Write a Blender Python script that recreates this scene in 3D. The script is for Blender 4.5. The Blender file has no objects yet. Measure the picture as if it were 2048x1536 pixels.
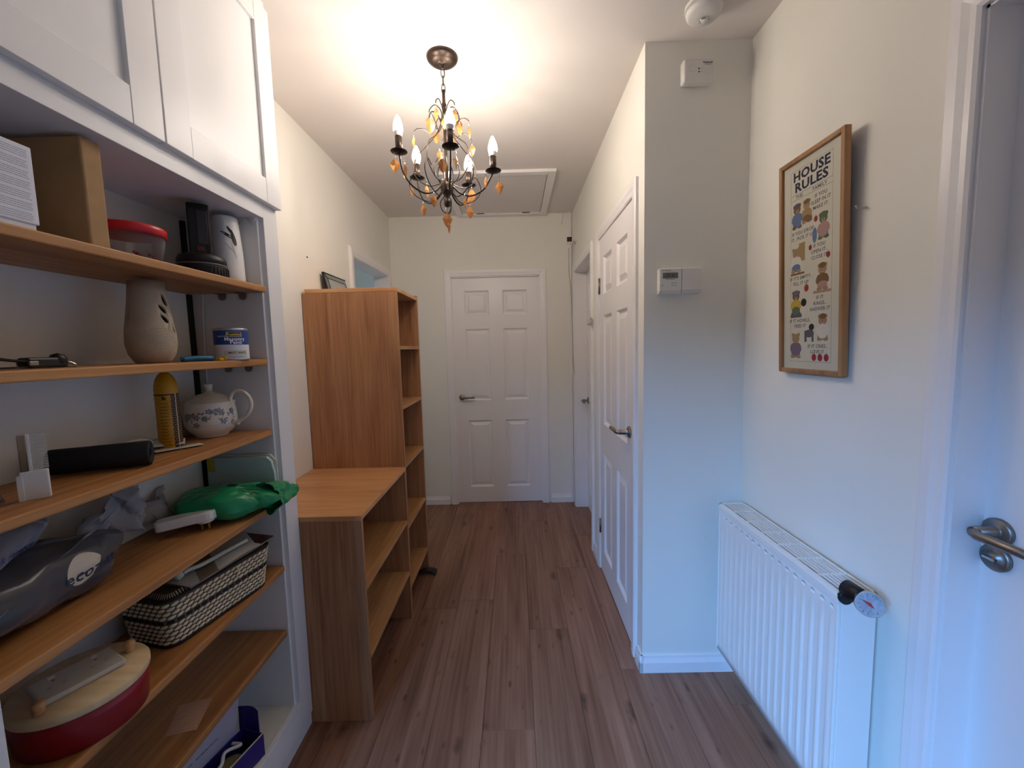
import bpy, bmesh, math, random
from mathutils import Vector, Matrix, Euler
random.seed(7)
PI = math.pi
S = bpy.context.scene
COL = S.collection

# ------------------------------------------------------------------ camera
F_PX, YAW, PITCH, ROLL, CAM_H = 810.0, -0.448, 5.134, -1.391, 1.381
def camera():
    y, p, r = (math.radians(a) for a in (YAW, PITCH, ROLL))
    fwd = Vector((math.sin(y)*math.cos(p), math.cos(y)*math.cos(p), -math.sin(p)))
    right = Vector((math.cos(y), -math.sin(y), 0)); up = right.cross(fwd)
    R = right*math.cos(r) + up*math.sin(r); U = up*math.cos(r) - right*math.sin(r)
    cd = bpy.data.cameras.new('camera'); cd.sensor_width = 36; cd.sensor_fit = 'HORIZONTAL'
    cd.lens = F_PX/2048*36; cd.clip_start = 0.02; cd.clip_end = 60
    co = bpy.data.objects.new('camera', cd); COL.objects.link(co)
    m = Matrix((R, U, -fwd)).transposed().to_4x4(); m.translation = (0, 0, CAM_H)
    co.matrix_world = m; S.camera = co
camera()

# ------------------------------------------------------------------ world, daylight, exposure
W = bpy.data.worlds.new('world'); S.world = W; W.use_nodes = True
W.node_tree.nodes['Background'].inputs[0].default_value = (0.36, 0.55, 0.85, 1)
W.node_tree.nodes['Background'].inputs[1].default_value = 0.6
def area(name, loc, target, sx, sy, power, col):
    d = bpy.data.lights.new(name, 'AREA'); d.shape = 'RECTANGLE'; d.size = sx; d.size_y = sy
    d.energy = power; d.color = col
    o = bpy.data.objects.new(name, d); COL.objects.link(o); o.location = loc
    o.rotation_euler = (Vector(target)-Vector(loc)).to_track_quat('-Z', 'Y').to_euler()
    return o
BULB = 145.0      # radiance of the chandelier's lit bulbs
# sky light falling in through the glazed front door in the left wall behind the camera
area('front_door_daylight_offscreen', (-3.0, -3.9, 3.6), (0.6, 1.4, 0.3), 3.0, 2.2, 1650, (0.17, 0.44, 1.0))
S.view_settings.view_transform = 'Standard'
S.view_settings.look = 'None'
S.view_settings.exposure = 0.45
S.view_settings.gamma = 1.0
S.view_settings.use_curve_mapping = False
S.cycles.max_bounces = 8; S.cycles.diffuse_bounces = 5; S.cycles.transmission_bounces = 6; S.cycles.glossy_bounces = 3
S.cycles.caustics_reflective = False; S.cycles.caustics_refractive = False
S.cycles.sample_clamp_indirect = 6.0
S.cycles.use_denoising = True; S.cycles.adaptive_threshold = 0.03

# ------------------------------------------------------------------ helpers
class MB:
    """collects geometry for ONE mesh"""
    def __init__(s): s.v = []; s.f = []; s.m = []; s.sm = []; s.mi = 0
    def add(s, vs, fs, M=None, smooth=False):
        b = len(s.v)
        for v in vs:
            v = Vector(v)
            s.v.append(M @ v if M else v)
        for f in fs:
            s.f.append([b+i for i in f]); s.m.append(s.mi); s.sm.append(smooth)
        return s
    def box(s, x0, y0, z0, x1, y1, z1, M=None):
        x0, x1 = sorted((x0, x1)); y0, y1 = sorted((y0, y1)); z0, z1 = sorted((z0, z1))
        return s.add([(x0,y0,z0),(x1,y0,z0),(x1,y1,z0),(x0,y1,z0),(x0,y0,z1),(x1,y0,z1),(x1,y1,z1),(x0,y1,z1)],
              [(3,2,1,0),(4,5,6,7),(0,1,5,4),(1,2,6,5),(2,3,7,6),(3,0,4,7)], M)
    def lathe(s, prof, n=24, M=None, smooth=True, a0=0, cap=True):
        vs = []; fs = []
        for r, z in prof:
            for k in range(n):
                a = a0+2*PI*k/n; vs.append((r*math.cos(a), r*math.sin(a), z))
        for i in range(len(prof)-1):
            for k in range(n):
                k2 = (k+1) % n
                fs.append((i*n+k, i*n+k2, (i+1)*n+k2, (i+1)*n+k))
        s.add(vs, fs, M, smooth)
        if cap:
            b = len(s.v)-len(vs)
            if prof[0][0] > 1e-6: s.f.append([b+k for k in range(n)][::-1]); s.m.append(s.mi); s.sm.append(False)
            if prof[-1][0] > 1e-6: s.f.append([b+(len(prof)-1)*n+k for k in range(n)]); s.m.append(s.mi); s.sm.append(False)
        return s
    def tube(s, pts, r, n=6, M=None, closed=False, smooth=True):
        P = [Vector(p) for p in pts]; m = len(P)
        rs = r if isinstance(r, (list, tuple)) else [r]*m
        vs = []; fs = []; prev = None
        for i in range(m):
            if closed: t = (P[(i+1) % m]-P[i-1])
            else: t = P[min(i+1, m-1)]-P[max(i-1, 0)]
            t.normalize() if t.length > 1e-9 else None
            if prev is None:
                u = t.orthogonal().normalized()
            else:
                u = prev-t*prev.dot(t)
                u = u.normalized() if u.length > 1e-6 else t.orthogonal().normalized()
            prev = u; w = t.cross(u)
            for k in range(n):
                a = 2*PI*k/n; vs.append(P[i]+(u*math.cos(a)+w*math.sin(a))*rs[i])
        L = m if closed else m-1
        for i in range(L):
            i2 = (i+1) % m
            for k in range(n):
                k2 = (k+1) % n; fs.append((i*n+k, i*n+k2, i2*n+k2, i2*n+k))
        if not closed:
            fs.append(tuple(range(n))[::-1]); fs.append(tuple((m-1)*n+k for k in range(n)))
        return s.add(vs, fs, M, smooth)
    def prism(s, poly, d0, d1, ax='z', M=None, smooth=False):
        n = len(poly)
        def P(a, b, d): return {'z': (a, b, d), 'y': (a, d, b), 'x': (d, a, b)}[ax]
        vs = [P(a, b, d0) for a, b in poly]+[P(a, b, d1) for a, b in poly]
        fs = [tuple(range(n))[::-1], tuple(range(n, 2*n))]+[(i, (i+1) % n, n+(i+1) % n, n+i) for i in range(n)]
        return s.add(vs, fs, M, smooth)
    def grid(s, fn, nu, nv, M=None, smooth=True, closeu=False):
        vs = [fn(i/(nu if closeu else nu-1), j/(nv-1)) for i in range(nu) for j in range(nv)]
        fs = []
        for i in range(nu if closeu else nu-1):
            for j in range(nv-1):
                a, b = i, (i+1) % nu
                fs.append((a*nv+j, b*nv+j, b*nv+j+1, a*nv+j+1))
        return s.add(vs, fs, M, smooth)

ORI = {}
def obj(name, mb, mats, parent=None, at=None, bevel=0, seg=2, sub=0, solid=0, fixn=True):
    """link one mesh object; world-coordinate vertices are moved to the thing's own origin"""
    o0 = ORI.get(parent.name, Vector()) if parent else (Vector(at) if at else Vector())
    me = bpy.data.meshes.new(name)
    me.from_pydata([v-o0 for v in mb.v], [], mb.f)
    if not isinstance(mats, (list, tuple)): mats = [mats]
    for m in mats: me.materials.append(m)
    me.polygons.foreach_set('material_index', [min(i, len(mats)-1) for i in mb.m])
    me.polygons.foreach_set('use_smooth', mb.sm)
    if fixn:
        bm = bmesh.new(); bm.from_mesh(me); bmesh.ops.recalc_face_normals(bm, faces=bm.faces); bm.to_mesh(me); bm.free()
    me.update()
    o = bpy.data.objects.new(name, me); COL.objects.link(o)
    if parent: o.parent = parent
    elif at: o.location = at
    ORI[o.name] = o0
    if solid: md = o.modifiers.new('solid', 'SOLIDIFY'); md.thickness = solid; md.offset = 0
    if bevel:
        md = o.modifiers.new('bevel', 'BEVEL'); md.width = bevel; md.segments = seg; md.limit_method = 'ANGLE'; md.angle_limit = math.radians(40)
        md.harden_normals = False
    if sub: md = o.modifiers.new('sub', 'SUBSURF'); md.levels = sub; md.render_levels = sub
    return o
def carve(o, cutter):
    """cut real holes and recesses into a part"""
    b = obj('cutter', cutter, [], fixn=True)
    if o.parent: b.parent = o.parent
    for x in (o, b):
        bm = bmesh.new(); bm.from_mesh(x.data); bmesh.ops.remove_doubles(bm, verts=bm.verts, dist=1e-6); bmesh.ops.recalc_face_normals(bm, faces=bm.faces); bm.to_mesh(x.data); bm.free()
    md = o.modifiers.new('cut', 'BOOLEAN'); md.operation = 'DIFFERENCE'; md.solver = 'EXACT'; md.use_self = True; md.object = b
    bpy.context.view_layer.update()
    me = bpy.data.meshes.new_from_object(o.evaluated_get(bpy.context.evaluated_depsgraph_get()))
    mats = list(o.data.materials); me.materials.clear()
    for m in mats: me.materials.append(m)
    me.polygons.foreach_set('material_index', [0]*len(me.polygons))
    o.modifiers.clear(); o.data = me; bpy.data.objects.remove(b)
    return o
def tag(o, label, cat, group=None):
    o['label'] = label; o['category'] = cat
    if group: o['group'] = group
    return o
def thing(name, label, cat, loc=(0, 0, 0), rot=None, local=False, group=None):
    o = bpy.data.objects.new(name, None); COL.objects.link(o); o.location = loc; o.empty_display_size = .05
    if rot: o.rotation_euler = rot; local = True
    ORI[o.name] = Vector() if local else Vector(loc)
    return tag(o, label, cat, group)
def struct(name, mb, mats, **k):
    o = obj(name, mb, mats, **k); o['kind'] = 'structure'; return o
def T(x, y, z): return Matrix.Translation((x, y, z))
def RX(a): return Matrix.Rotation(math.radians(a), 4, 'X')
def RY(a): return Matrix.Rotation(math.radians(a), 4, 'Y')
def RZ(a): return Matrix.Rotation(math.radians(a), 4, 'Z')
def SC(x, y, z): return Matrix.Diagonal((x, y, z, 1))
def text(mb, s, size, M, ext=0.0004, align='CENTER', sx=1.0, bold=0):
    """lettering as real flat geometry, reading along +x, up +y of M"""
    c = bpy.data.curves.new('lettering', 'FONT'); c.body = s; c.size = size; c.align_x = align; c.align_y = 'CENTER'
    c.extrude = ext; c.resolution_u = 2; c.offset = bold; c.space_character = 1.05
    o = bpy.data.objects.new('lettering', c); COL.objects.link(o)
    bpy.context.view_layer.update()
    me = bpy.data.meshes.new_from_object(o.evaluated_get(bpy.context.evaluated_depsgraph_get()))
    Mx = M @ SC(sx, 1, 1)
    mb.add([v.co.copy() for v in me.vertices], [tuple(p.vertices) for p in me.polygons], Mx)
    bpy.data.objects.remove(o); bpy.data.curves.remove(c); bpy.data.meshes.remove(me)
    return mb
def frame3(o, x, y):
    """matrix from an origin and the x and y directions of a flat print"""
    x = Vector(x).normalized(); z = x.cross(Vector(y)).normalized(); y = z.cross(x)
    m = Matrix((x, y, z)).transposed().to_4x4(); m.translation = o; return m

# ------------------------------------------------------------------ materials
def lin(c):
    if isinstance(c, str):
        c = c.lstrip('#'); c = [int(c[i:i+2], 16)/255 for i in (0, 2, 4)]
    return tuple(x/12.92 if x <= .04045 else ((x+.055)/1.055)**2.4 for x in c)+(1,)
def newmat(name):
    m = bpy.data.materials.new(name); m.use_nodes = True
    nt = m.node_tree; return m, nt, nt.nodes['Principled BSDF']
def N(nt, t, **k):
    n = nt.nodes.new(t)
    for a, v in k.items():
        if a.startswith('i_'):
            key = a[2:]; key = int(key) if key.isdigit() else key
            n.inputs[key].default_value = v
        else: setattr(n, a, v)
    return n
def ramp(nt, fac, stops):
    r = nt.nodes.new('ShaderNodeValToRGB'); e = r.color_ramp.elements
    while len(e) < len(stops): e.new(.5)
    for el, (p, c) in zip(e, stops): el.position = p; el.color = c
    nt.links.new(fac, r.inputs[0]); return r.outputs[0]
def plain(name, col, rough=.5, metal=0, bump=0, bscale=200, var=0, vscale=6, spec=.5, coat=0, trans=0, emit=0, alpha=1, ior=1.45, sheen=0):
    m, nt, b = newmat(name); L = nt.links
    c = lin(col); b.inputs['Base Color'].default_value = c
    b.inputs['Roughness'].default_value = rough; b.inputs['Metallic'].default_value = metal
    b.inputs['Specular IOR Level'].default_value = spec; b.inputs['IOR'].default_value = ior
    b.inputs['Coat Weight'].default_value = coat; b.inputs['Transmission Weight'].default_value = trans
    b.inputs['Alpha'].default_value = alpha; b.inputs['Sheen Weight'].default_value = sheen
    if emit: b.inputs['Emission Color'].default_value = c; b.inputs['Emission Strength'].default_value = emit
    tc = N(nt, 'ShaderNodeTexCoord')
    if var:
        n = N(nt, 'ShaderNodeTexNoise', i_Scale=vscale, i_Detail=4.0); L.new(tc.outputs['Object'], n.inputs['Vector'])
        o = ramp(nt, n.outputs[0], [(.3, tuple(x*(1-var) for x in c[:3])+(1,)), (.7, tuple(min(1, x*(1+var)) for x in c[:3])+(1,))])
        L.new(o, b.inputs['Base Color'])
    if bump:
        n = N(nt, 'ShaderNodeTexNoise', i_Scale=bscale, i_Detail=3.0); L.new(tc.outputs['Object'], n.inputs['Vector'])
        bp = N(nt, 'ShaderNodeBump', i_Strength=bump, i_Distance=.002); L.new(n.outputs[0], bp.inputs['Height']); L.new(bp.outputs[0], b.inputs['Normal'])
    return m
def wood(name, cols, axis='z', rough=.45, fine=90, coarse=9, knots=0, rand=True, bump=.08, spec=.4):
    """grain running along one axis; cols = dark, mid, light"""
    m, nt, b = newmat(name); L = nt.links
    tc = N(nt, 'ShaderNodeTexCoord'); oi = N(nt, 'ShaderNodeObjectInfo')
    vec = tc.outputs['Object']
    if rand:
        mu = N(nt, 'ShaderNodeMath', operation='MULTIPLY', i_1=37.0); L.new(oi.outputs['Random'], mu.inputs[0])
        ad = N(nt, 'ShaderNodeVectorMath', operation='ADD'); L.new(vec, ad.inputs[0]); L.new(mu.outputs[0], ad.inputs[1]); vec = ad.outputs[0]
    def mapped(cross, along):
        sc = {'x': (along, cross, cross), 'y': (cross, along, cross), 'z': (cross, cross, along)}[axis]
        mp = N(nt, 'ShaderNodeMapping'); mp.inputs['Scale'].default_value = sc; L.new(vec, mp.inputs['Vector']); return mp.outputs[0]
    n1 = N(nt, 'ShaderNodeTexNoise', i_Scale=1.0, i_Detail=5.0, i_Distortion=.6); L.new(mapped(coarse, coarse*.09), n1.inputs['Vector'])
    n2 = N(nt, 'ShaderNodeTexNoise', i_Scale=1.0, i_Detail=3.0); L.new(mapped(fine, fine*.03), n2.inputs['Vector'])
    mx = N(nt, 'ShaderNodeMix', data_type='FLOAT'); mx.inputs[0].default_value = .45
    L.new(n1.outputs[0], mx.inputs[2]); L.new(n2.outputs[0], mx.inputs[3])
    d, md, l = (lin(c) for c in cols)
    col = ramp(nt, mx.outputs[0], [(.33, d), (.5, md), (.68, l)])
    if knots:
        vo = N(nt, 'ShaderNodeTexVoronoi', i_Scale=1.0, i_Randomness=1.0); L.new(mapped(7.5, 3.4), vo.inputs['Vector'])
        nz = N(nt, 'ShaderNodeTexNoise', i_Scale=22.0, i_Detail=3.0); L.new(vec, nz.inputs['Vector'])
        sm = N(nt, 'ShaderNodeMath', operation='MULTIPLY_ADD', i_1=.30, i_2=-.13); L.new(nz.outputs[0], sm.inputs[0])
        sb = N(nt, 'ShaderNodeMath', operation='ADD'); L.new(vo.outputs['Distance'], sb.inputs[0]); L.new(sm.outputs[0], sb.inputs[1])
        k = ramp(nt, sb.outputs[0], [(.02, (1, 1, 1, 1)), (.22, (0, 0, 0, 1))])
        v2 = N(nt, 'ShaderNodeTexVoronoi', i_Scale=1.0, i_Randomness=1.0); L.new(mapped(19, 6.5), v2.inputs['Vector'])
        s2 = N(nt, 'ShaderNodeMath', operation='ADD'); L.new(v2.outputs['Distance'], s2.inputs[0]); L.new(sm.outputs[0], s2.inputs[1])
        k2 = ramp(nt, s2.outputs[0], [(.04, (.75, .75, .75, 1)), (.17, (0, 0, 0, 1))])
        km = N(nt, 'ShaderNodeMath', operation='MAXIMUM'); L.new(k, km.inputs[0]); L.new(k2, km.inputs[1])
        kk = N(nt, 'ShaderNodeMath', operation='MULTIPLY', i_1=knots); L.new(km.outputs[0], kk.inputs[0])
        mc = N(nt, 'ShaderNodeMix', data_type='RGBA'); L.new(kk.outputs[0], mc.inputs[0]); L.new(col, mc.inputs[6]); mc.inputs[7].default_value = tuple(x*.22 for x in d[:3])+(1,)
        col = mc.outputs[2]
    if rand:
        hs = N(nt, 'ShaderNodeHueSaturation'); mr = N(nt, 'ShaderNodeMapRange'); mr.inputs[3].default_value = .86; mr.inputs[4].default_value = 1.13
        L.new(oi.outputs['Random'], mr.inputs[0]); L.new(mr.outputs[0], hs.inputs['Value']); L.new(col, hs.inputs['Color']); col = hs.outputs[0]
    L.new(col, b.inputs['Base Color']); b.inputs['Roughness'].default_value = rough; b.inputs['Specular IOR Level'].default_value = spec
    bp = N(nt, 'ShaderNodeBump', i_Strength=bump, i_Distance=.001); L.new(n2.outputs[0], bp.inputs['Height']); L.new(bp.outputs[0], b.inputs['Normal'])
    return m
def thin_glass(name, tint, refl=.12, rough=.05, opac=0.0, col='#ffffff'):
    """thin clear sheet: light passes straight through, a little is reflected"""
    m, nt, b = newmat(name); L = nt.links; out = nt.nodes['Material Output']
    tr = N(nt, 'ShaderNodeBsdfTransparent'); tr.inputs[0].default_value = lin(tint)
    b.inputs['Base Color'].default_value = lin(col); b.inputs['Roughness'].default_value = rough
    fr = N(nt, 'ShaderNodeFresnel', i_IOR=1.45); ad = N(nt, 'ShaderNodeMath', operation='MULTIPLY_ADD', i_1=refl*4, i_2=opac); ad.use_clamp = True
    L.new(fr.outputs[0], ad.inputs[0]); mx = N(nt, 'ShaderNodeMixShader')
    L.new(ad.outputs[0], mx.inputs[0]); L.new(tr.outputs[0], mx.inputs[1]); L.new(b.outputs[0], mx.inputs[2]); L.new(mx.outputs[0], out.inputs[0])
    return m
M = {}
M['wall'] = plain('wall_paint', '#efebe1', .75, bump=.12, bscale=160, spec=.2)
M['ceil'] = plain('ceiling_paint', '#e7e0da', .8, bump=.1, bscale=120, spec=.2)
M['white'] = plain('white_satin_paint', '#f1ecea', .32, bump=.03, bscale=90)
M['cab'] = plain('cupboard_paint', '#e8e7e7', .4, bump=.04, bscale=120)
M['floor'] = wood('oak_plank', ('#6f4935', '#8d634c', '#a47b62'), 'y', .42, 70, 10, knots=.85, bump=.12, spec=.4)
M['pine'] = wood('pine_shelf', ('#85522b', '#ae7845', '#c6945f'), 'y', .5, 60, 8, knots=.35)
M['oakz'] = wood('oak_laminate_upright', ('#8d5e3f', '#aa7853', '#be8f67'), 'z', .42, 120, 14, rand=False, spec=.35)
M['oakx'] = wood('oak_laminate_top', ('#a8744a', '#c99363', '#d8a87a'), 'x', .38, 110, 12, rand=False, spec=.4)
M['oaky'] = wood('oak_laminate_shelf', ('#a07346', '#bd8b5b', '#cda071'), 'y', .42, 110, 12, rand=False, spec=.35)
M['edge'] = plain('laminate_edge', '#c79463', .5)
M['frame'] = wood('picture_frame_wood', ('#8d6340', '#a97c52', '#bb9066'), 'z', .45, 90, 10)
M['rad'] = plain('radiator_enamel', '#efece6', .28)
M['black'] = plain('black_plastic', '#101012', .45)
M['black2'] = plain('black_rubber', '#17171a', .7)
M['dark'] = plain('dark_void', '#0b0a0a', .9)
M['nickel'] = plain('satin_nickel', '#958d85', .42, metal=1)
M['chrome'] = plain('chrome', '#c8c6c4', .15, metal=1)
M['bronze'] = plain('aged_bronze', '#4c4038', .38, metal=.85)
M['bronzeD'] = plain('dark_bronze', '#2a2320', .45, metal=.6)
M['wplas'] = plain('white_plastic', '#e6e3dd', .35)
M['gplas'] = plain('grey_plastic', '#b7b4ae', .45)
M['ink'] = plain('dark_ink', '#26262c', .7)
M['grey'] = plain('grey_ink', '#8d8d92', .8)
M['steel'] = plain('tin_steel', '#b9bbbf', .3, metal=1)

# ------------------------------------------------------------------ room shell
XL, XR, XN = -1.034, 0.511, 0.908          # left wall, corridor right wall, near right wall
YB, YP, YREAR, ZC = 3.513, 1.609, -1.9, 2.495
TH = 0.11
def wallbox(name, *boxes):
    mb = MB()
    for b in boxes: mb.box(*b)
    return struct(name, mb, M['wall'])
# floor: sub-floor plus every plank on its own
fl = struct('floor', MB().box(XL-.9, YREAR-.1, -.06, 1.2, YB+.1, -.004), plain('floor_underlay', '#7a5a48', .8))
PW = .1892
joints = {-6: (.2, 1.4, 2.6), -5: (.55, 1.78, 3.0), -4: (-.1, 1.15, 2.4), -3: (.8, 2.05, 3.3), -2: (-.4, .85, 2.118, 3.36), -1: (.09, 1.353, 2.602), 0: (-.62, .64, 1.877, 3.12),
          1: (-.05, 1.19, 2.427), 2: (.38, 1.62, 2.86), 3: (-.3, .95, 2.2), 4: (.2, 1.44, 2.7), 5: (.0, 1.25)}
for r in range(-6, 6):
    x0 = .041+(r)*PW; x1 = x0+PW
    x0 = max(x0, XL); x1 = min(x1, 1.06)
    if x1-x0 < .02: continue
    ys = [YREAR]+list(joints[r])+[YB+.06]
    for a, b in zip(ys[:-1], ys[1:]):
        mb = MB().box(x0+.0005, a+.0005, -.005, x1-.0005, b-.0005, 0)
        obj('plank', mb, M['floor'], fl, bevel=.0008, seg=1)
struct('ceiling', MB().box(XL-.15, YREAR-.1, ZC, 1.2, YB+.15, ZC+.08), M['ceil'])
# left wall with the doorway near its far end
LD0, LD1, DH = 2.665, 3.405, 2.005
FD0, FD1, FH = -1.60, -.45, 2.02     # glazed front door opening
wallbox('wall_left', (XL-TH, YREAR, 0, XL, FD0, ZC), (XL-TH, FD0, FH, XL, FD1, ZC), (XL-TH, FD0, 0, XL, FD1, .12), (XL-TH, FD1, 0, XL, LD0, ZC), (XL-TH, LD1, 0, XL, YB+.1, ZC), (XL-TH, LD0, DH, XL, LD1, ZC))
# back wall with the door
BX0, BX1 = -.54, .238
wallbox('wall_back', (XL, YB, 0, BX0, YB+TH, ZC), (BX1, YB, 0, .7, YB+TH, ZC), (BX0, YB, 2.0, BX1, YB+TH, ZC))
S0, S1 = 1.728, 2.432      # cupboard door opening
D0, D1 = 2.672, 3.402      # far side doorway opening
wallbox('wall_right_far', (XR, YP+.05, 0, XR+TH, S0, ZC), (XR, S1, 0, XR+TH, D0, ZC), (XR, D1, 0, XR+TH, YB, ZC),
        (XR, S0, 2.0, XR+TH, S1, ZC), (XR, D0, 2.0, XR+TH, D1, ZC))
wallbox('wall_partition', (XR, YP, 0, 1.05, YP+.05, ZC))
N0, N1 = .075, .842        # near right doorway
wallbox('wall_right_near', (XN, N1, 0, XN+TH, YP, ZC), (XN, YREAR, 0, XN+TH, N0, ZC), (XN, N0, 2.012, XN+TH, N1, ZC))
# wall behind the camera
wallbox('wall_rear', (XL-TH, YREAR-TH, 0, 1.05, YREAR, ZC))
# small room seen through the left doorway
wallbox('wall_side_room', (XL-1.6, 2.2, 0, XL-1.5, 4.2, ZC), (XL-1.5, 4.0, 0, XL-TH, 4.1, ZC), (XL-1.5, 2.2, 0, XL-TH, 2.3, ZC),
        (XL-1.6, 2.2, ZC, XL-TH, 4.2, ZC+.08))
# window in that room
wn = struct('window_1', MB().box(XL-1.5, 2.62, 1.0, XL-1.485, 3.4, 2.12), plain('window_pane_daylight', '#d6e6e2', .2, emit=.7))
mb = MB()
for y in (2.6, 2.99, 3.38): mb.box(XL-1.5, y, .98, XL-1.46, y+.045, 2.14)
for z in (.97, 2.11): mb.box(XL-1.5, 2.6, z, XL-1.46, 3.425, z+.04)
obj('window_frame', mb, M['white'], wn)

# glazed front door (left, behind the camera) that lets the daylight in
pane = thin_glass('window_glass', '#ffffff', .04, .02, 0, '#000000')
dr = struct('door_5', MB().box(XL-.07, FD0, .12, XL-.03, FD0+.05, FH).box(XL-.07, FD1-.05, .12, XL-.03, FD1, FH).box(XL-.07, FD0+.05, FH-.05, XL-.03, FD1-.05, FH).box(XL-.07, FD0+.05, .12, XL-.03, FD1-.05, .17), M['white'])
obj('pane', MB().box(XL-.052, FD0+.05, .17, XL-.048, FD1-.05, FH-.05), pane, dr)

# skirting boards
def skirt(name, p, q, nrm, h=.072, t=.014):
    """board from p to q (x, y) standing proud along nrm"""
    p = Vector(p+(0,)); q = Vector(q+(0,)); n = Vector(nrm+(0,))
    prof = [(0, 0), (t, 0), (t, h*.62), (t*.55, h*.86), (t*.45, h), (0, h)]
    vs = [e+n*a+Vector((0, 0, z)) for e in (p, q) for a, z in prof]; k = len(prof)
    fs = [tuple(range(k)), tuple(range(k, 2*k))]+[(i, (i+1) % k, k+(i+1) % k, k+i) for i in range(k)]
    return struct(name, MB().add(vs, fs), M['white'])
skirt('baseboard_back', (XL, YB), (BX0-.062, YB), (0, -1))
skirt('baseboard_back_right', (BX1+.062, YB), (XR-.03, YB), (0, -1))
skirt('baseboard_partition', (XR-.014, YP), (XN, YP), (0, -1))
skirt('baseboard_corner', (XR, YP-.014), (XR, S0-.062), (-1, 0))
skirt('baseboard_right_mid', (XR, S1+.062), (XR, D0-.062), (-1, 0))
skirt('baseboard_right_near', (XN, N1+.07), (XN, YP), (-1, 0))
skirt('baseboard_left', (XL, 1.41), (XL, LD0-.062), (1, 0))

# door sets: lining, stop and architrave are trim, the leaf is a door with its panels, handle and hinges
def door_leaf(name, w, h, loc, rotz, mat):
    """six-panel leaf: x 0..w, z 0..h, front face y = 0 looking to -y"""
    k = w/.74
    px = [(.102*k, .313*k), (.427*k, .638*k)]
    pz = [(h-.318, h-.108), (h-1.057, h-.434), (h-1.838, h-1.235)]
    mb = MB(); t = .036
    xs = [0, px[0][0], px[0][1], px[1][0], px[1][1], w]; zs = [0, pz[2][0], pz[2][1], pz[1][0], pz[1][1], pz[0][0], pz[0][1], h]
    for i in range(5):
        for j in range(7):
            if i in (1, 3) and j in (1, 3, 5): continue
            mb.add([(xs[i], 0, zs[j]), (xs[i+1], 0, zs[j]), (xs[i+1], 0, zs[j+1]), (xs[i], 0, zs[j+1])], [(0, 1, 2, 3)])
    mb.add([(0, 0, 0), (w, 0, 0), (w, 0, h), (0, 0, h), (0, t, 0), (w, t, 0), (w, t, h), (0, t, h)],
           [(4, 7, 6, 5), (0, 4, 5, 1), (1, 5, 6, 2), (2, 6, 7, 3), (3, 7, 4, 0)])
    d = obj(name, mb, mat, at=(0, 0, 0), fixn=False); d['kind'] = 'structure'; d.location = loc; d.rotation_euler = (0, 0, rotz); ORI[d.name] = Vector()
    def panel(x0, x1, z0, z1):
        rings = [(0, 0), (.003, .002), (.012, .014), (.018, .0145), (.045, .004)]
        vs = []; fs = []
        for a, y in rings: vs += [(x0+a, y, z0+a), (x1-a, y, z0+a), (x1-a, y, z1-a), (x0+a, y, z1-a)]
        for r in range(len(rings)-1):
            for q in range(4): fs.append((r*4+q, r*4+(q+1) % 4, r*4+4+(q+1) % 4, r*4+4+q))
        b = 4*(len(rings)-1); fs.append((b, b+1, b+2, b+3))
        return MB().add(vs, fs)
    for x0, x1 in px:
        for z0, z1 in pz: obj('panel', panel(x0, x1, z0, z1), mat, d, fixn=False)
    return d
def lever(door, x, z, way, depth=.05, length=.115, r=.026, key=False):
    """round-rose lever handle on the front of a leaf; way = +1 lever points to +x"""
    h = obj('door_handle', MB().lathe([(0, 0), (r, 0), (r, .006), (r-.004, .009), (.012, .0095), (.0105, .011), (.0105, depth-.008)], 28, T(x, 0, z) @ RX(90)), M['nickel'], door)
    pts = [(x, -depth+.022, z), (x+way*.004, -depth+.006, z), (x+way*.016, -depth, z), (x+way*.06, -depth, z), (x+way*length, -depth, z)]
    obj('lever', MB().tube(pts, [.009, .0095, .0095, .009, .009], 12), M['nickel'], h)
    if key:
        k = obj('lock_rose', MB().lathe([(0, 0), (r, 0), (r, .006), (r-.004, .009), (.013, .0095), (.013, .013), (0, .013)], 28, T(x, 0, z-.056) @ RX(90)), M['nickel'], door)
        obj('thumb_turn', MB().box(x-.011, -.02, z-.0585, x+.011, -.012, z-.0535), M['chrome'], k, bevel=.001)
    return h
def hinge(door, x, z):
    return obj('hinge', MB().tube([(x, -.004, z-.045), (x, -.004, z+.045)], .0055, 8).box(x-.014, -.0015, z-.045, x+.014, .001, z+.045), M['nickel'], door)
def architrave(name, P, U, Nn, w, h, aw=.058, t=.016, foot=0):
    """moulded casing: P = lower near corner of opening on the wall face, U = along the opening, Nn = out of the wall"""
    P, U, Nn = Vector(P), Vector(U), Vector(Nn); Z = Vector((0, 0, 1))
    prof = [(0, 0), (0, t*.55), (aw*.12, t*.75), (aw*.3, t*.8), (aw*.55, t), (aw*.9, t), (aw, t*.7), (aw, 0)]
    e = MB()
    path = [(0, 0, -1, 0), (0, h, -1, 1), (w, h, 1, 1), (w, 0, 1, 0)]
    vs = []
    for u, z, du, dz in path:
        for a, n in prof: vs.append(P+U*(u+du*a)+Z*(z+dz*a)+Nn*n)
    k = len(prof); fs = []
    for s in range(3):
        for i in range(k-1): fs.append((s*k+i, s*k+i+1, (s+1)*k+i+1, (s+1)*k+i))
    fs += [tuple(range(k)), tuple(range(3*k, 4*k))]
    e.add(vs, fs)
    return struct(name, e, M['white'])
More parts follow.
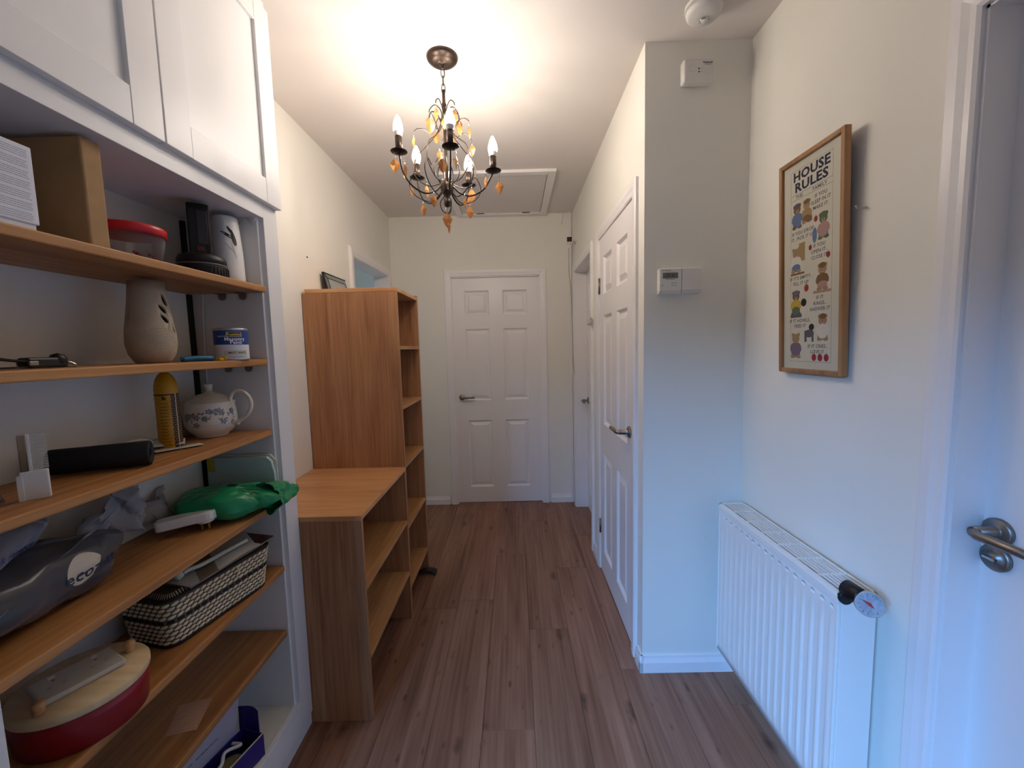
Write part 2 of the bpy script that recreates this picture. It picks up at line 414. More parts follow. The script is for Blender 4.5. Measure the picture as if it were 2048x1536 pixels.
def lining(name, P, U, In, w, h, depth, t=.022, stop=None):
    """boards lining the opening, In = into the wall; stop = distance in at which the door stop sits"""
    P, U, In = Vector(P), Vector(U), Vector(In); Z = Vector((0, 0, 1)); mb = MB()
    def bar(u0, u1, z0, z1, d0, d1):
        vs = [P+U*u+In*d+Z*z for z in (z0, z1) for d in (d0, d1) for u in (u0, u1)]
        mb.add(vs, [(0, 1, 3, 2), (4, 6, 7, 5), (0, 4, 5, 1), (2, 3, 7, 6), (0, 2, 6, 4), (1, 5, 7, 3)])
    bar(-t, 0.004, 0, h+t, -.001, depth); bar(w-.004, w+t, 0, h+t, -.001, depth); bar(-t, w+t, h-.004, h+t, -.001, depth)
    if stop is not None:
        bar(0, .012, 0, h, stop, depth); bar(w-.012, w, 0, h, stop, depth); bar(0, w, h-.012, h, stop, depth)
    return struct(name, mb, M['white'])
# door_1: back wall
lining('trim_1', (BX0+.012, YB, 0), (1, 0, 0), (0, 1, 0), BX1-BX0-.024, 1.988, TH, .012)
architrave('trim_2', (BX0+.012, YB, 0), (1, 0, 0), (0, -1, 0), BX1-BX0-.024, 1.99)
d = door_leaf('door_1', BX1-BX0-.032, 1.978, (BX0+.016, YB+.022, .006), 0, M['white'])
lever(d, .055, .95, 1)
# door_2: cupboard door in the corridor's right wall (x runs towards the camera)
lining('trim_3', (XR, S0+.012, 0), (0, 1, 0), (1, 0, 0), S1-S0-.024, 1.988, TH, .012)
architrave('trim_4', (XR, S0+.012, 0), (0, 1, 0), (-1, 0, 0), S1-S0-.024, 1.99)
d = door_leaf('door_2', S1-S0-.03, 1.978, (XR-.002, S1-.015, .006), -PI/2, M['white'])
lever(d, S1-S0-.03-.05, .985, -1, .058); hinge(d, .0, 1.72); hinge(d, .0, .27)
# door_3: far side doorway, leaf set back in its lining
lining('trim_5', (XR, D0+.012, 0), (0, 1, 0), (1, 0, 0), D1-D0-.024, 1.985, TH+.03, .012)
architrave('trim_6', (XR, D0+.012, 0), (0, 1, 0), (-1, 0, 0), D1-D0-.024, 1.985)
d = door_leaf('door_3', D1-D0-.03, 1.975, (XR+.092, D1-.015, .006), -PI/2, M['white'])
lever(d, .06, .925, 1, .055)
# door_4: near right door
lining('trim_7', (XN, N0+.014, 0), (0, 1, 0), (1, 0, 0), N1-N0-.028, 2.0, TH, .014)
architrave('trim_8', (XN, N0+.012, 0), (0, 1, 0), (-1, 0, 0), N1-N0-.024, 2.002, .055, .018)
d = door_leaf('door_4', N1-N0-.034, 1.993, (XN+.066, N1-.017, .006), -PI/2, M['white'])
lever(d, .029, .980, 1, .062, .125, .027, key=True)
# open doorway in the left wall
lining('trim_9', (XL, LD0+.012, 0), (0, 1, 0), (-1, 0, 0), LD1-LD0-.024, 1.99, TH, .012)
architrave('trim_10', (XL, LD0+.012, 0), (0, 1, 0), (1, 0, 0), LD1-LD0-.024, 1.992)
# vertical boxing strip in the far right corner
struct('trim_11', MB().box(XR-.03, YB-.02, 0, XR-.012, YB, ZC), M['white'], bevel=.003)

# ------------------------------------------------------------------ built-in cupboard with open pine shelves (left)
CX = -.785                                       # face of the frame
cup = thing('shelving_cupboard', 'tall white built-in cupboard with two shaker doors above open pine shelves', 'cupboard', (XL, .95, 0))
Y0c, Y1c = .49, 1.394
obj('side_panel', MB().box(XL, 1.31, 0, CX-.016, 1.33, 1.826), M['cab'], cup)
obj('side_panel', MB().box(XL, Y0c, 0, CX-.016, Y0c+.018, 1.826), M['cab'], cup)
obj('end_panel', MB().box(XL, 1.378, 0, CX-.016, Y1c, 1.855), M['cab'], cup)
obj('stile', MB().box(CX-.018, 1.32, .05, CX, Y1c, 1.8575), M['cab'], cup, bevel=.0015)
obj('stile', MB().box(CX-.018, Y0c, .05, CX, .56, 1.8575), M['cab'], cup, bevel=.0015)
obj('fascia', MB().box(CX-.018, .56, 1.808, CX, 1.32, 1.8575), M['cab'], cup, bevel=.001)
obj('bottom_rail', MB().box(CX-.018, .56, .05, CX, 1.32, .150), M['cab'], cup, bevel=.0015)
obj('plinth', MB().box(CX-.02, Y0c, 0, CX-.006, Y1c, .052), M['cab'], cup)
obj('base_board', MB().box(XL, Y0c+.018, .134, CX-.019, 1.31, .152), plain('cream_board', '#dcd6c8', .5), cup)
obj('soffit', MB().box(XL, Y0c, 1.808, CX-.016, 1.378, 1.826), M['cab'], cup)
obj('carcass', MB().box(XL, Y0c, 1.8576, CX-.001, Y1c-.002, 2.468), M['cab'], cup)
obj('cornice', MB().box(XL, Y0c, 2.468, CX+.010, Y1c-.002, ZC), M['cab'], cup, bevel=.003)
def shaker(y0, y1, knob_y):
    z0, z1, w, x0, x1 = 1.854, 2.466, .075, CX, CX+.02
    d = obj('door', MB().box(x0, y0+w-.004, z0+w-.004, x0+.010, y1-w+.004, z1-w+.004), M['cab'], cup)
    for a in (y0, y1-w): obj('door_stile', MB().box(x0, a, z0, x1, a+w, z1), M['cab'], d, bevel=.0012)
    for a in (z0, z1-w): obj('door_rail', MB().box(x0, y0+w+.0004, a, x1-.0006, y1-w-.0004, a+w), M['cab'], d, bevel=.0012)
    obj('knob', MB().lathe([(0, 0), (.007, 0), (.006, .008), (.008, .012), (.015, .018), (.016, .023), (.012, .028), (0, .03)], 20, T(x1, knob_y, 2.205) @ RY(90)), M['chrome'], d)
shaker(.495, .9415, .90); shaker(.9455, 1.3935, .985)
SZ = [1.594, 1.364, 1.132, .897, .665, .434]
SX = [-.786, -.797, -.802, -.788, -.795, -.803]
for z, x in zip(SZ, SX):
    b = obj('shelf', MB().box(XL+.001, Y0c+.02, z-.02, x, 1.307, z), M['pine'], cup, bevel=.003)
    for bx in (-.862, -.928):
        pr = [(bx-.011, z-.02), (bx+.011, z-.02), (bx+.011, z-.03), (bx+.008, z-.038), (bx, z-.041), (bx-.008, z-.038), (bx-.011, z-.03)]
        obj('shelf_bracket', MB().prism(pr, 1.3035, 1.31, 'y').box(bx-.011, 1.285, z-.0225, bx+.011, 1.31, z-.0202), M['nickel'], b)
ct = tag(obj('black_corner_strip', MB().box(XL, 1.294, 1.0, XL+.009, 1.3085, 1.343), M['black'], at=(XL, 1.3, 1.0)), 'thin black strip running down the cupboard corner below the second shelf', 'cable strip')  # plain black strip up the back corner of each shelf bay
tag(obj('black_corner_strip', MB().box(XL, 1.294, 1.366, XL+.009, 1.3085, 1.573), M['black'], at=(XL, 1.3, 1.366)), 'thin black strip in the cupboard corner beside the paint tin', 'cable strip')
tag(obj('black_corner_strip', MB().box(XL, 1.294, 1.5945, XL+.009, 1.3085, 1.80), M['black'], at=(XL, 1.3, 1.5945)), 'thin black strip in the cupboard corner behind the black torch', 'cable strip')
tag(obj('black_corner_strip', MB().box(XL, 1.294, .8975, XL+.009, 1.3085, 1.11), M['black'], at=(XL, 1.3, .8975)), 'thin black strip in the cupboard corner behind the green bag', 'cable strip')
cb = MB().tube([(CX-.03, 1.3, 1.85), (-.80, 1.302, 1.80), (-.815, 1.3055, 1.785), (-.83, 1.3055, 1.805), (-.87, 1.306, 1.77), (-.91, 1.306, 1.735), (-.95, 1.306, 1.70), (-.985, 1.306, 1.62), (-.995, 1.306, 1.5), (-1.0, 1.306, 1.365), (-1.002, 1.306, 1.15)], .0022, 6)
tag(obj('white_cable', cb, M['wplas'], at=(-1.0, 1.306, 1.15)), 'thin white cable stapled down the side wall of the cupboard', 'cable')

# ------------------------------------------------------------------ oak-effect shelf units standing along the left wall
dk = thing('low_shelf_unit', 'low desk-height oak-effect shelf unit with two open shelves', 'shelf unit', (-.8, 1.7, 0))
xb, xf = XL+.003, -.563
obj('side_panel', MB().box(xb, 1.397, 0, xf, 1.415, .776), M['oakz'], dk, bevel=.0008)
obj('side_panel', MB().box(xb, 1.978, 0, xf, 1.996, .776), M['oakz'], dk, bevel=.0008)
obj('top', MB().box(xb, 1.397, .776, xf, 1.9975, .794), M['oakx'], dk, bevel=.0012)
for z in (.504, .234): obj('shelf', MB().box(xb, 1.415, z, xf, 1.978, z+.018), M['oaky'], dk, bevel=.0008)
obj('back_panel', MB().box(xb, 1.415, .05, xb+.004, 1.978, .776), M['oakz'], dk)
tl = thing('tall_bookcase', 'tall narrow oak-effect bookcase with open compartments', 'bookcase', (-.8, 2.2, 0))
xf = -.567
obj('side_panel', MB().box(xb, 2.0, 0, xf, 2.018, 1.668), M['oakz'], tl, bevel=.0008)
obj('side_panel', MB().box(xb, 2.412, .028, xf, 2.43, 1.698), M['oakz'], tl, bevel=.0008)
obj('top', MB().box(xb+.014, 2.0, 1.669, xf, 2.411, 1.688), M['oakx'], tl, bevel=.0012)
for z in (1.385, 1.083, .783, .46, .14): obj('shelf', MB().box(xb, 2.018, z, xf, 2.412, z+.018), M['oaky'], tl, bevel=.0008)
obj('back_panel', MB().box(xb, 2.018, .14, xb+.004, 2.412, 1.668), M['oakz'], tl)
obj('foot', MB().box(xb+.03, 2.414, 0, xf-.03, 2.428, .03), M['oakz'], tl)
# folded black strap lying under the bookcase
mb = MB()
def strap(u, v):
    x = -.64+.125*u; y = 2.455-.07*u+(v-.5)*.075
    return (x, y-.012*math.sin(u*5)-.01*v, .003+.034*math.sin(u*PI*.9)**2*(1-.75*v)+.003*v)
mb.grid(strap, 14, 5)
tag(obj('black_strap', mb, M['black2'], at=(-.6, 2.4, 0), solid=.003), 'crumpled black webbing strap on the floor by the tall bookcase', 'strap')
# glass photo frame leaning on top of the tall bookcase
pf = thing('glass_photo_frame', 'black-edged mirrored photo frame leaning against wall on tall bookcase', 'photo frame', (-.985, 2.2, 1.6885), rot=(0, 0, 0))
fm = T(0, 0, .001) @ RY(-14)
WF, HF = .29, .122
obj('backing', MB().box(-.006, 0, 0, 0, WF, HF, fm), M['black'], pf)
bw = .03
obj('mirror_border', MB().add([(.001, .003, .003), (.001, WF-.003, .003), (.001, WF-.003, HF-.003), (.001, .003, HF-.003), (.006, bw, bw), (.006, WF-bw, bw), (.006, WF-bw, HF-bw), (.006, bw, HF-bw)],
    [(0, 1, 5, 4), (1, 2, 6, 5), (2, 3, 7, 6), (3, 0, 4, 7)], fm), plain('mirror_glass', '#a8aeae', .08, metal=.9), pf)
obj('print', MB().box(.001, bw, bw, .0055, WF-bw, HF-bw, fm), plain('photo_grey', '#a3a7a5', .25), pf)
mb = MB()
for a, b in (((.006, bw, bw), (.006, WF-bw, bw)), ((.006, bw, HF-bw), (.006, WF-bw, HF-bw)), ((.006, bw, bw), (.006, bw, HF-bw)), ((.006, WF-bw, bw), (.006, WF-bw, HF-bw)),
             ((.002, .002, HF-.001), (.006, bw, HF-bw)), ((.002, .002, .002), (.006, bw, bw)), ((.002, .0, HF), (.002, WF, HF)), ((.002, .0, 0), (.002, .0, HF))): mb.tube([a, b], .0018, 5, fm)
obj('frame', mb, M['black'], pf)
# wall plug holes
tag(obj('wall_screw', MB().lathe([(.005, 0), (.004, .002), (0, .004)], 10, T(XL, 2.085, 1.86) @ RY(90)), M['bronzeD'], at=(XL, 2.085, 1.86)), 'small dark screw left in the cream wall above the bookcase', 'screw')

# ------------------------------------------------------------------ radiator
RX0, RX1, RY0, RY1, RZ0, RZ1 = .781, .879, .950, 1.535, .160, .757
rd = thing('radiator', 'white double-panel radiator with fluted front and slatted top grille', 'radiator', (.85, 1.24, RZ0))
NF = 17
ZSLOT = RZ1-.0455                              # row of pressed slots under the top rail
VV = sorted([k/21 for k in range(22)]+[(ZSLOT+d-RZ0-.002)/(RZ1-RZ0-.028) for d in (-.0028, -.0016, .0016, .0028)])
def flute(u, v):
    v = VV[round(v*(len(VV)-1))]
    y = RY0+.004+u*(RY1-RY0-.008); z = RZ0+.002+v*(RZ1-RZ0-.028)
    if abs(z-ZSLOT) < .002 and abs((u*NF) % 1-.5) < .22 and .02 < u < .98: return (RX0+.0115, y, z)
    e = max(0, min(1, (v-.05)/.03))*max(0, min(1, (.93-v)/.1))
    ph = (u*NF) % 1
    g = max(0, math.cos(2*PI*(ph-.5)))**.8
    return (RX0+.006-.0036*g*e*max(0, min(1, min(u, 1-u)*NF*1.0)), y, z)
obj('front_panel', MB().grid(flute, NF*12+1, len(VV)), M['rad'], rd, solid=.002)
obj('top_rail', MB().box(RX0+.001, RY0, RZ1-.027, RX0+.007, RY1, RZ1-.004), M['rad'], rd, bevel=.002)
obj('back_panel', MB().box(RX1-.012, RY0+.004, RZ0, RX1-.004, RY1-.004, RZ1-.02), M['rad'], rd, bevel=.003)
for a in (RY0, RY1-.003): obj('end_panel', MB().box(RX0+.012, a, RZ0+.01, RX1-.001, a+.003, RZ1-.002), M['rad'], rd, bevel=.001)
for a in (RY0+.0, RY1-.006): obj('edge_strip', MB().box(RX0+.002, a, RZ0+.004, RX0+.012, a+.006, RZ1-.02), M['rad'], rd, bevel=.0025)
obj('convector_fins', MB().grid(lambda u, v: (RX0+.026+(.044 if round(u*46) % 2 else 0), RY0+.012+u*(RY1-RY0-.024), RZ0+.03+v*(RZ1-RZ0-.10)), 47, 2, smooth=False), M['rad'], rd, solid=.001)
obj('inner_sheet', MB().box(RX0+.012, RY0+.004, RZ0+.02, RX0+.014, RY1-.004, RZ1-.02), M['rad'], rd)
g0 = RX0+.004
gf = obj('grille_frame', MB().box(g0, RY0-.002, RZ1-.012, g0+.012, RY1+.002, RZ1+.002).box(RX1-.007, RY0-.002, RZ1-.012, RX1-.001, RY1+.002, RZ1+.002)
         .box(g0, RY0-.002, RZ1-.012, RX1-.001, RY0+.008, RZ1+.002).box(g0, RY1-.006, RZ1-.012, RX1-.001, RY1+.002, RZ1+.002), M['rad'], rd, bevel=.0015)
xa, xz = g0+.012, RX1-.007
for k in range(1, 7):
    x = xa+(xz-xa)*k/7
    obj('grille_slat', MB().box(x-.0020, RY0+.006, RZ1-.0025, x+.0020, RY1-.004, RZ1+.001), M['rad'], gf)
for k in range(1, 7):
    y = RY0+.004+(RY1-RY0-.006)*k/7
    obj('grille_crossbar', MB().box(xa, y-.0035, RZ1-.0025, xz, y+.0035, RZ1+.0014), M['rad'], gf)
for y in (RY0+.12, RY1-.12): obj('wall_bracket', MB().box(RX1-.006, y-.015, RZ0+.08, XN+.001, y+.015, RZ1-.12), M['gplas'], rd)
obj('pipe', MB().tube([(.84, RY0-.03, -.002), (.84, RY0-.03, RZ0+.03), (.84, RY0-.022, RZ0+.045), (.84, RY0+.004, RZ0+.05)], .0075, 10), M['chrome'], rd)
th = thing('dial_thermometer', 'black thermostat head with round white dial on the radiator corner', 'thermostat', (.80, .90, .776))
Mv = T(.803, .955, .772) @ RX(90) @ RY(6)
obj('body', MB().lathe([(.017, 0), (.0205, .002), (.0205, .040), (.019, .045)], 28, Mv), M['black'], th)
obj('collar', MB().lathe([(.012, -.002), (.017, -.002), (.017, .006)], 20, T(.797, .948, .752) @ RX(90) @ SC(1, 1, 1)), M['black'], th)
Md = T(.8135, .899, .7655) @ Vector((-.42, -1, .22)).to_track_quat('Z', 'Y').to_matrix().to_4x4()
dl = obj('bezel', MB().lathe([(0, -.010), (.024, -.010), (.0285, -.006), (.0285, .004), (.0265, .0055), (.0255, .004)], 36, Md, cap=False), M['gplas'], th)
obj('dial', MB().lathe([(0, .0042), (.0256, .0042)], 36, Md), plain('dial_white', '#dfe3ec', .25), dl)
mb = MB().add([(-.017, .010, .005), (.001, .004, .005), (.008, -.008, .005), (-.002, -.003, .005)], [(0, 3, 2, 1)], Md)
obj('needle', mb, plain('needle_red', '#b8403f', .4), dl)
mb = text(MB(), '...........', .006, Md @ T(-.001, -.014, .0046), .0001)
for k in range(11):
    a = math.radians(-40+26*k); mb.box(-.0004, .019, .0044, .0004, .0225, .0047, Md @ Matrix.Rotation(a, 4, 'Z'))
obj('dial_marks', mb, M['ink'], dl)

# ------------------------------------------------------------------ framed sampler on the right wall
PWd, PH = .262, .652
pic = thing('framed_sampler', 'tall oak-framed cross-stitch house rules sampler with teddy bears', 'picture', (.884, 1.361, 1.28), local=True)
pic.rotation_mode = 'QUATERNION'
pic.rotation_quaternion = (RZ(-90) @ RX(1.9)).to_quaternion()
fw = .014
for a, b in (((0, -.001, 0), (fw, .018, PH)), ((PWd-fw, -.001, 0), (PWd, .018, PH)), ((fw, -.0005, 0), (PWd-fw, .018, fw)), ((fw, -.0005, PH-fw), (PWd-fw, .018, PH))):
    obj('frame_moulding', MB().box(*a, *b), M['frame'], pic, bevel=.003)
obj('backing_board', MB().box(.004, .0135, .004, PWd-.004, .0175, PH-.004), plain('brown_board', '#7a5c3d', .8), pic)
cv = obj('canvas', MB().box(fw-.002, .0085, fw-.002, PWd-fw+.002, .0135, PH-fw+.002), plain('cream_aida_cloth', '#ebe5d2', .8, bump=.3, bscale=900), pic)
obj('glazing', MB().box(fw-.002, .0070, fw-.002, PWd-fw+.002, .0078, PH-fw+.002), thin_glass('picture_glass', '#ffffff', .05, .03, 0, '#000000'), pic)
sx0, sx1, sz0, sz1 = .046, .213, .036, .616
U = (sz1-sz0)/373
def zt(p): return sz1-p*U
YF = .0084
stm = [plain(n, c, .85) for n, c in (('thread_navy', '#33364f'), ('thread_grey', '#66656b'), ('thread_brown', '#8b6a45'), ('thread_tan', '#b5966a'), ('thread_blue', '#6f84a8'), ('thread_red', '#b03a3c'),
       ('thread_green', '#66795a'), ('thread_yellow', '#d9b24c'), ('thread_pink', '#c09a94'), ('thread_white', '#efeade'), ('thread_mauve', '#857586'), ('thread_black', '#2c2a2c'))]
NAVY, GREY, BRN, TAN, BLU, RED, GRN, YEL, PNK, WHT, MAU, BLK = range(12)
st = MB(); LAY = [0]
def ell(cx, cz, rx, rz, mi, n=14, rot=0):
    LAY[0] += 1; st.mi = mi
    y = YF-.00002*(LAY[0] % 12)
    c, s_ = math.cos(rot), math.sin(rot)
    st.add([(cx+rx*math.cos(2*PI*k/n)*c-rz*math.sin(2*PI*k/n)*s_, y, cz+rx*math.cos(2*PI*k/n)*s_+rz*math.sin(2*PI*k/n)*c) for k in range(n)], [tuple(range(n))])
def rect(x0, z0, x1, z1, mi):
    LAY[0] += 1; st.mi = mi; y = YF-.00002*(LAY[0] % 12)
    st.add([(x0, y, z0), (x1, y, z0), (x1, y, z1), (x0, y, z1)], [(0, 1, 2, 3)])
def words(s, cx, p, size, mi=GREY, bold=0, sx=1.0):
    st.mi = mi; text(st, s, size, frame3((cx, YF-.0001, zt(p)), (1, 0, 0), (0, 0, 1)), .00005, sx=sx, bold=bold)
def bear(cx, p, s, fur, top, low, hat=None):
    z = zt(p); s *= U
    ell(cx, z-.17*s, .27*s, .27*s, top); ell(cx-.2*s, z-.1*s, .09*s, .17*s, top, rot=-.4); ell(cx+.2*s, z-.1*s, .09*s, .17*s, top, rot=.4)
    ell(cx, z-.33*s, .24*s, .15*s, low); ell(cx-.15*s, z-.45*s, .12*s, .07*s, fur); ell(cx+.15*s, z-.45*s, .12*s, .07*s, fur)
    ell(cx-.15*s, z+.36*s, .075*s, .075*s, fur); ell(cx+.15*s, z+.36*s, .075*s, .075*s, fur)
    ell(cx, z+.22*s, .2*s, .18*s, fur); ell(cx, z+.16*s, .1*s, .075*s, TAN if fur != TAN else PNK); ell(cx, z+.19*s, .025*s, .02*s, BLK)
    if hat is not None: ell(cx, z+.36*s, .17*s, .1*s, hat)
def apple(cx, p, s=6.5):
    z = zt(p); s *= U; ell(cx, z, s*.85, s, RED); rect(cx-.0006, z+s*.8, cx+.0006, z+s*1.4, GRN)
for a, b in (((sx0, sz0), (sx0+.0008, sz1)), ((sx1-.0008, sz0), (sx1, sz1)), ((sx0, sz0), (sx1, sz0+.0008)), ((sx0, sz1-.0008), (sx1, sz1))): rect(*a, *b, GREY)
xm = (sx0+sx1)/2
words('HOUSE', xm, 13, .037, NAVY, .0013, 1.2); words('RULES', xm, 34, .037, NAVY, .0013, 1.26)
rect(sx0, zt(46), sx1, zt(45.4), GREY); rect(sx0, zt(56), sx1, zt(55.4), GREY)
words('THE        FAMILY', xm, 51, .0135, bold=.0002, sx=1.2)
def rule(lines, cx, p, size=.0145, dy=10.5):
    for i, l in enumerate(lines): words(l, cx, p+i*dy, size, bold=.0002)
xl, xr = sx0+.045, sx1-.048
rule(['IF YOU', 'SLEEP IN IT', 'MAKE IT.'], xr+.004, 66)
bear(sx0+.027, 86, 50, BRN, BLU, BLU, GREY); bear(sx0+.068, 84, 46, TAN, TAN, BRN, BRN); rect(sx0+.05, zt(106), sx0+.09, zt(96), BRN)
apple(sx1-.062, 107, 5.5)
rule(['IF YOU DROP', 'IT.. PICK IT UP'], xl+.006, 121)
bear(sx1-.033, 122, 50, GRN, PNK, MAU, GRN); ell(sx1-.066, zt(136), .009, .022, BLU)
rule(['IF YOU', 'OPEN IT..', 'CLOSE IT'], xr, 156); apple(sx1-.083, 156, 5); apple(sx1-.014, 178, 5.5)
rect(sx0+.036, zt(176), sx0+.062, zt(141), TAN); bear(sx0+.024, 170, 52, TAN, WHT, BLU); rect(sx0, zt(201), sx0+.06, zt(197), BRN)
rule(["IF IT'S EMPTY..", 'FILL IT UP'], xl, 208); apple(sx1-.098, 230, 7)
bear(sx1-.035, 213, 52, TAN, BRN, PNK, BRN); rect(sx1-.07, zt(244), sx1-.002, zt(239), PNK); ell(sx1-.012, zt(222), .01, .014, WHT)
rule(['IF IT', 'RINGS..', 'ANSWER IT'], xr+.004, 252)
bear(sx0+.024, 254, 50, GREY, YEL, GRN, MAU); ell(sx0+.058, zt(266), .012, .022, WHT); ell(sx0+.058, zt(257), .012, .012, BLK); rect(sx0, zt(285), sx0+.05, zt(278), GREY)
rule(['IF IT HOWLS..', 'FEED IT'], xl-.002, 292)
bear(sx1-.032, 306, 52, TAN, WHT, GRN, BRN); ell(sx1-.085, zt(318), .02, .012, GREY); ell(sx1-.076, zt(306), .011, .01, BLK); rect(sx1-.105, zt(334), sx1-.095, zt(312), GREY); rect(sx1-.075, zt(334), sx1-.067, zt(318), GREY)
bear(sx0+.024, 339, 54, TAN, MAU, MAU)
rule(['IF IT CRIES..', 'LOVE IT'], xr-.004, 343)
for k in range(3): apple(sx1-.065+.024*k, 364, 7)
obj('stitching', st, stm, cv, fixn=False)
tag(obj('picture_hook', MB().tube([(XN+.001, 1.075, 1.715), (XN-.022, 1.078, 1.715), (XN-.026, 1.078, 1.722)], .003, 6), M['gplas'], at=(XN, 1.075, 1.715)), 'small grey hook in the wall beside the framed sampler', 'hook')

# ------------------------------------------------------------------ chandelier
CC = Vector((-.250, 1.656, 0))
ch = thing('chandelier', 'five-arm bronze chandelier with lit candle bulbs and amber glass drops', 'chandelier', (CC.x, CC.y, ZC))
Mc = T(CC.x, CC.y, 0)
obj('ceiling_rose', MB().lathe([(.060, ZC), (.060, ZC-.004), (.058, ZC-.009), (.053, ZC-.014), (.048, ZC-.0165), (.046, ZC-.0185), (.038, ZC-.022), (.020, ZC-.0245), (.010, ZC-.026), (.008, ZC-.036), (.005, ZC-.045), (0, ZC-.046)], 40, Mc), M['bronze'], ch)
for k in range(3):
    zz = ZC-.055-.030*k; pts = []
    for q in range(14):
        a = 2*PI*q/14; x, z = .007*math.cos(a), .020*math.sin(a)
        pts.append((x, 0, zz+z) if k % 2 == 0 else (0, x, zz+z))
    obj('chain_link', MB().tube(pts, .0017, 6, Mc, closed=True), M['bronze'], ch)
obj('flex', MB().tube([(.004, .003, ZC-.04), (.006, .003, ZC-.09), (.003, .002, ZC-.14)], .0022, 6, Mc), M['wplas'], ch)
obj('column', MB().lathe([(0, 2.378), (.006, 2.376), (.0065, 2.33), (.010, 2.322), (.0065, 2.314), (.0075, 2.05), (.016, 2.045), (.024, 2.035), (.026, 2.02), (.026, 2.005), (.022, 1.995), (.012, 1.985), (.008, 1.975), (.013, 1.966), (.015, 1.955), (.011, 1.944), (0, 1.938)], 20, Mc), M['bronze'], ch)
def bez(P, n=22):
    """smooth curve through control points (Catmull-Rom)"""
    P = [Vector(p) for p in P]; P = [P[0]*2-P[1]]+P+[P[-1]*2-P[-2]]; out = []
    seg = max(2, n//(len(P)-3))
    for i in range(1, len(P)-2):
        for k in range(seg):
            t = k/seg; a, b, c, d = P[i-1:i+3]
            out.append(.5*((2*b)+(c-a)*t+(2*a-5*b+4*c-d)*t*t+(3*b-a-3*c+d)*t**3))
    out.append(P[-2]); return out
def pol(r, z, ang, off=0):
    a = math.radians(ang); return Vector((CC.x+r*math.sin(a)+off*math.cos(a), CC.y-r*math.cos(a)+off*math.sin(a), z))
m_bulb, nt, b = newmat('lit_bulb_glass')
b.inputs['Base Color'].default_value = (1, 1, 1, 1); b.inputs['Emission Color'].default_value = (1, .89, .78, 1); b.inputs['Emission Strength'].default_value = BULB
m_base = plain('bulb_white_base', '#f2ece4', .3)
amber = plain('amber_glass', '#f0a45c', .12, trans=.55, ior=1.4, spec=.6)
clear = plain('clear_glass', '#ffffff', .03, trans=1)
def drop(p, s=1.0, ang=0, parent=None, hang=.02):
    """faceted kite-shaped glass drop on a wire ring"""
    s *= 1.3; w, h, t = .0135*s, .040*s, .0055*s
    z = p[2]-hang; mm = T(p[0], p[1], z) @ RZ(ang)
    vs = [(0, 0, 0), (w*.55, 0, -h*.18), (w, 0, -h*.42), (w*.45, 0, -h*.85), (0, 0, -h), (-w*.45, 0, -h*.85), (-w, 0, -h*.42), (-w*.55, 0, -h*.18), (0, t, -h*.45), (0, -t, -h*.45)]
    fs = [(i, (i+1) % 8, 8) for i in range(8)]+[((i+1) % 8, i, 9) for i in range(8)]
    o = obj('glass_drop', MB().add(vs, fs, mm), amber, parent or ch)
    obj('drop_wire', MB().tube([(p[0], p[1], p[2]), (p[0], p[1], z+.004), (p[0], p[1], z-.002)], .0009, 5).lathe([(0, -.0035), (.0035, 0), (0, .0035)], 8, T(p[0], p[1], z+.004)), M['chrome'], o)
PH0 = 14
hs = {0: 2.078, 1: 2.063, 2: 2.082, 3: 2.098, 4: 2.104}
for k in range(5):
    a = PH0+72*k; z = hs[k]; r = .185
    arm = obj('arm', MB().tube(bez([pol(.022, 2.02, a), pol(.05, 1.992, a), pol(.095, 1.978, a), pol(.145, 2.0, a), pol(.175, 2.045, a), pol(r, z, a)], 30), .0032, 8), M['bronzeD'], ch)
    mp = T(*pol(r, 0, a))
    obj('drip_pan', MB().lathe([(0, z-.002), (.010, z-.002), (.030, z+.004), (.031, z+.0055), (.012, z+.003), (.012, z+.006)], 28, mp), M['bronzeD'], arm)
    obj('candle_tube', MB().lathe([(.0125, z+.003), (.0125, z+.058), (.0105, z+.0585)], 20, mp), M['bronze'], arm)
    bs = obj('bulb_base', MB().lathe([(.010, z+.057), (.0145, z+.063), (.0165, z+.074)], 20, mp, cap=False), m_base, arm)
    obj('bulb', MB().lathe([(.0165, z+.074), (.0178, z+.084), (.0165, z+.098), (.012, z+.114), (.006, z+.127), (.002, z+.133), (0, z+.134)], 14, mp), m_bulb, arm)
    drop(pol(.160, z-.004, a-10), 1.0, a+20, arm, .020); drop(pol(.207, z-.002, a+4), 1.0, a+70, arm, .026)
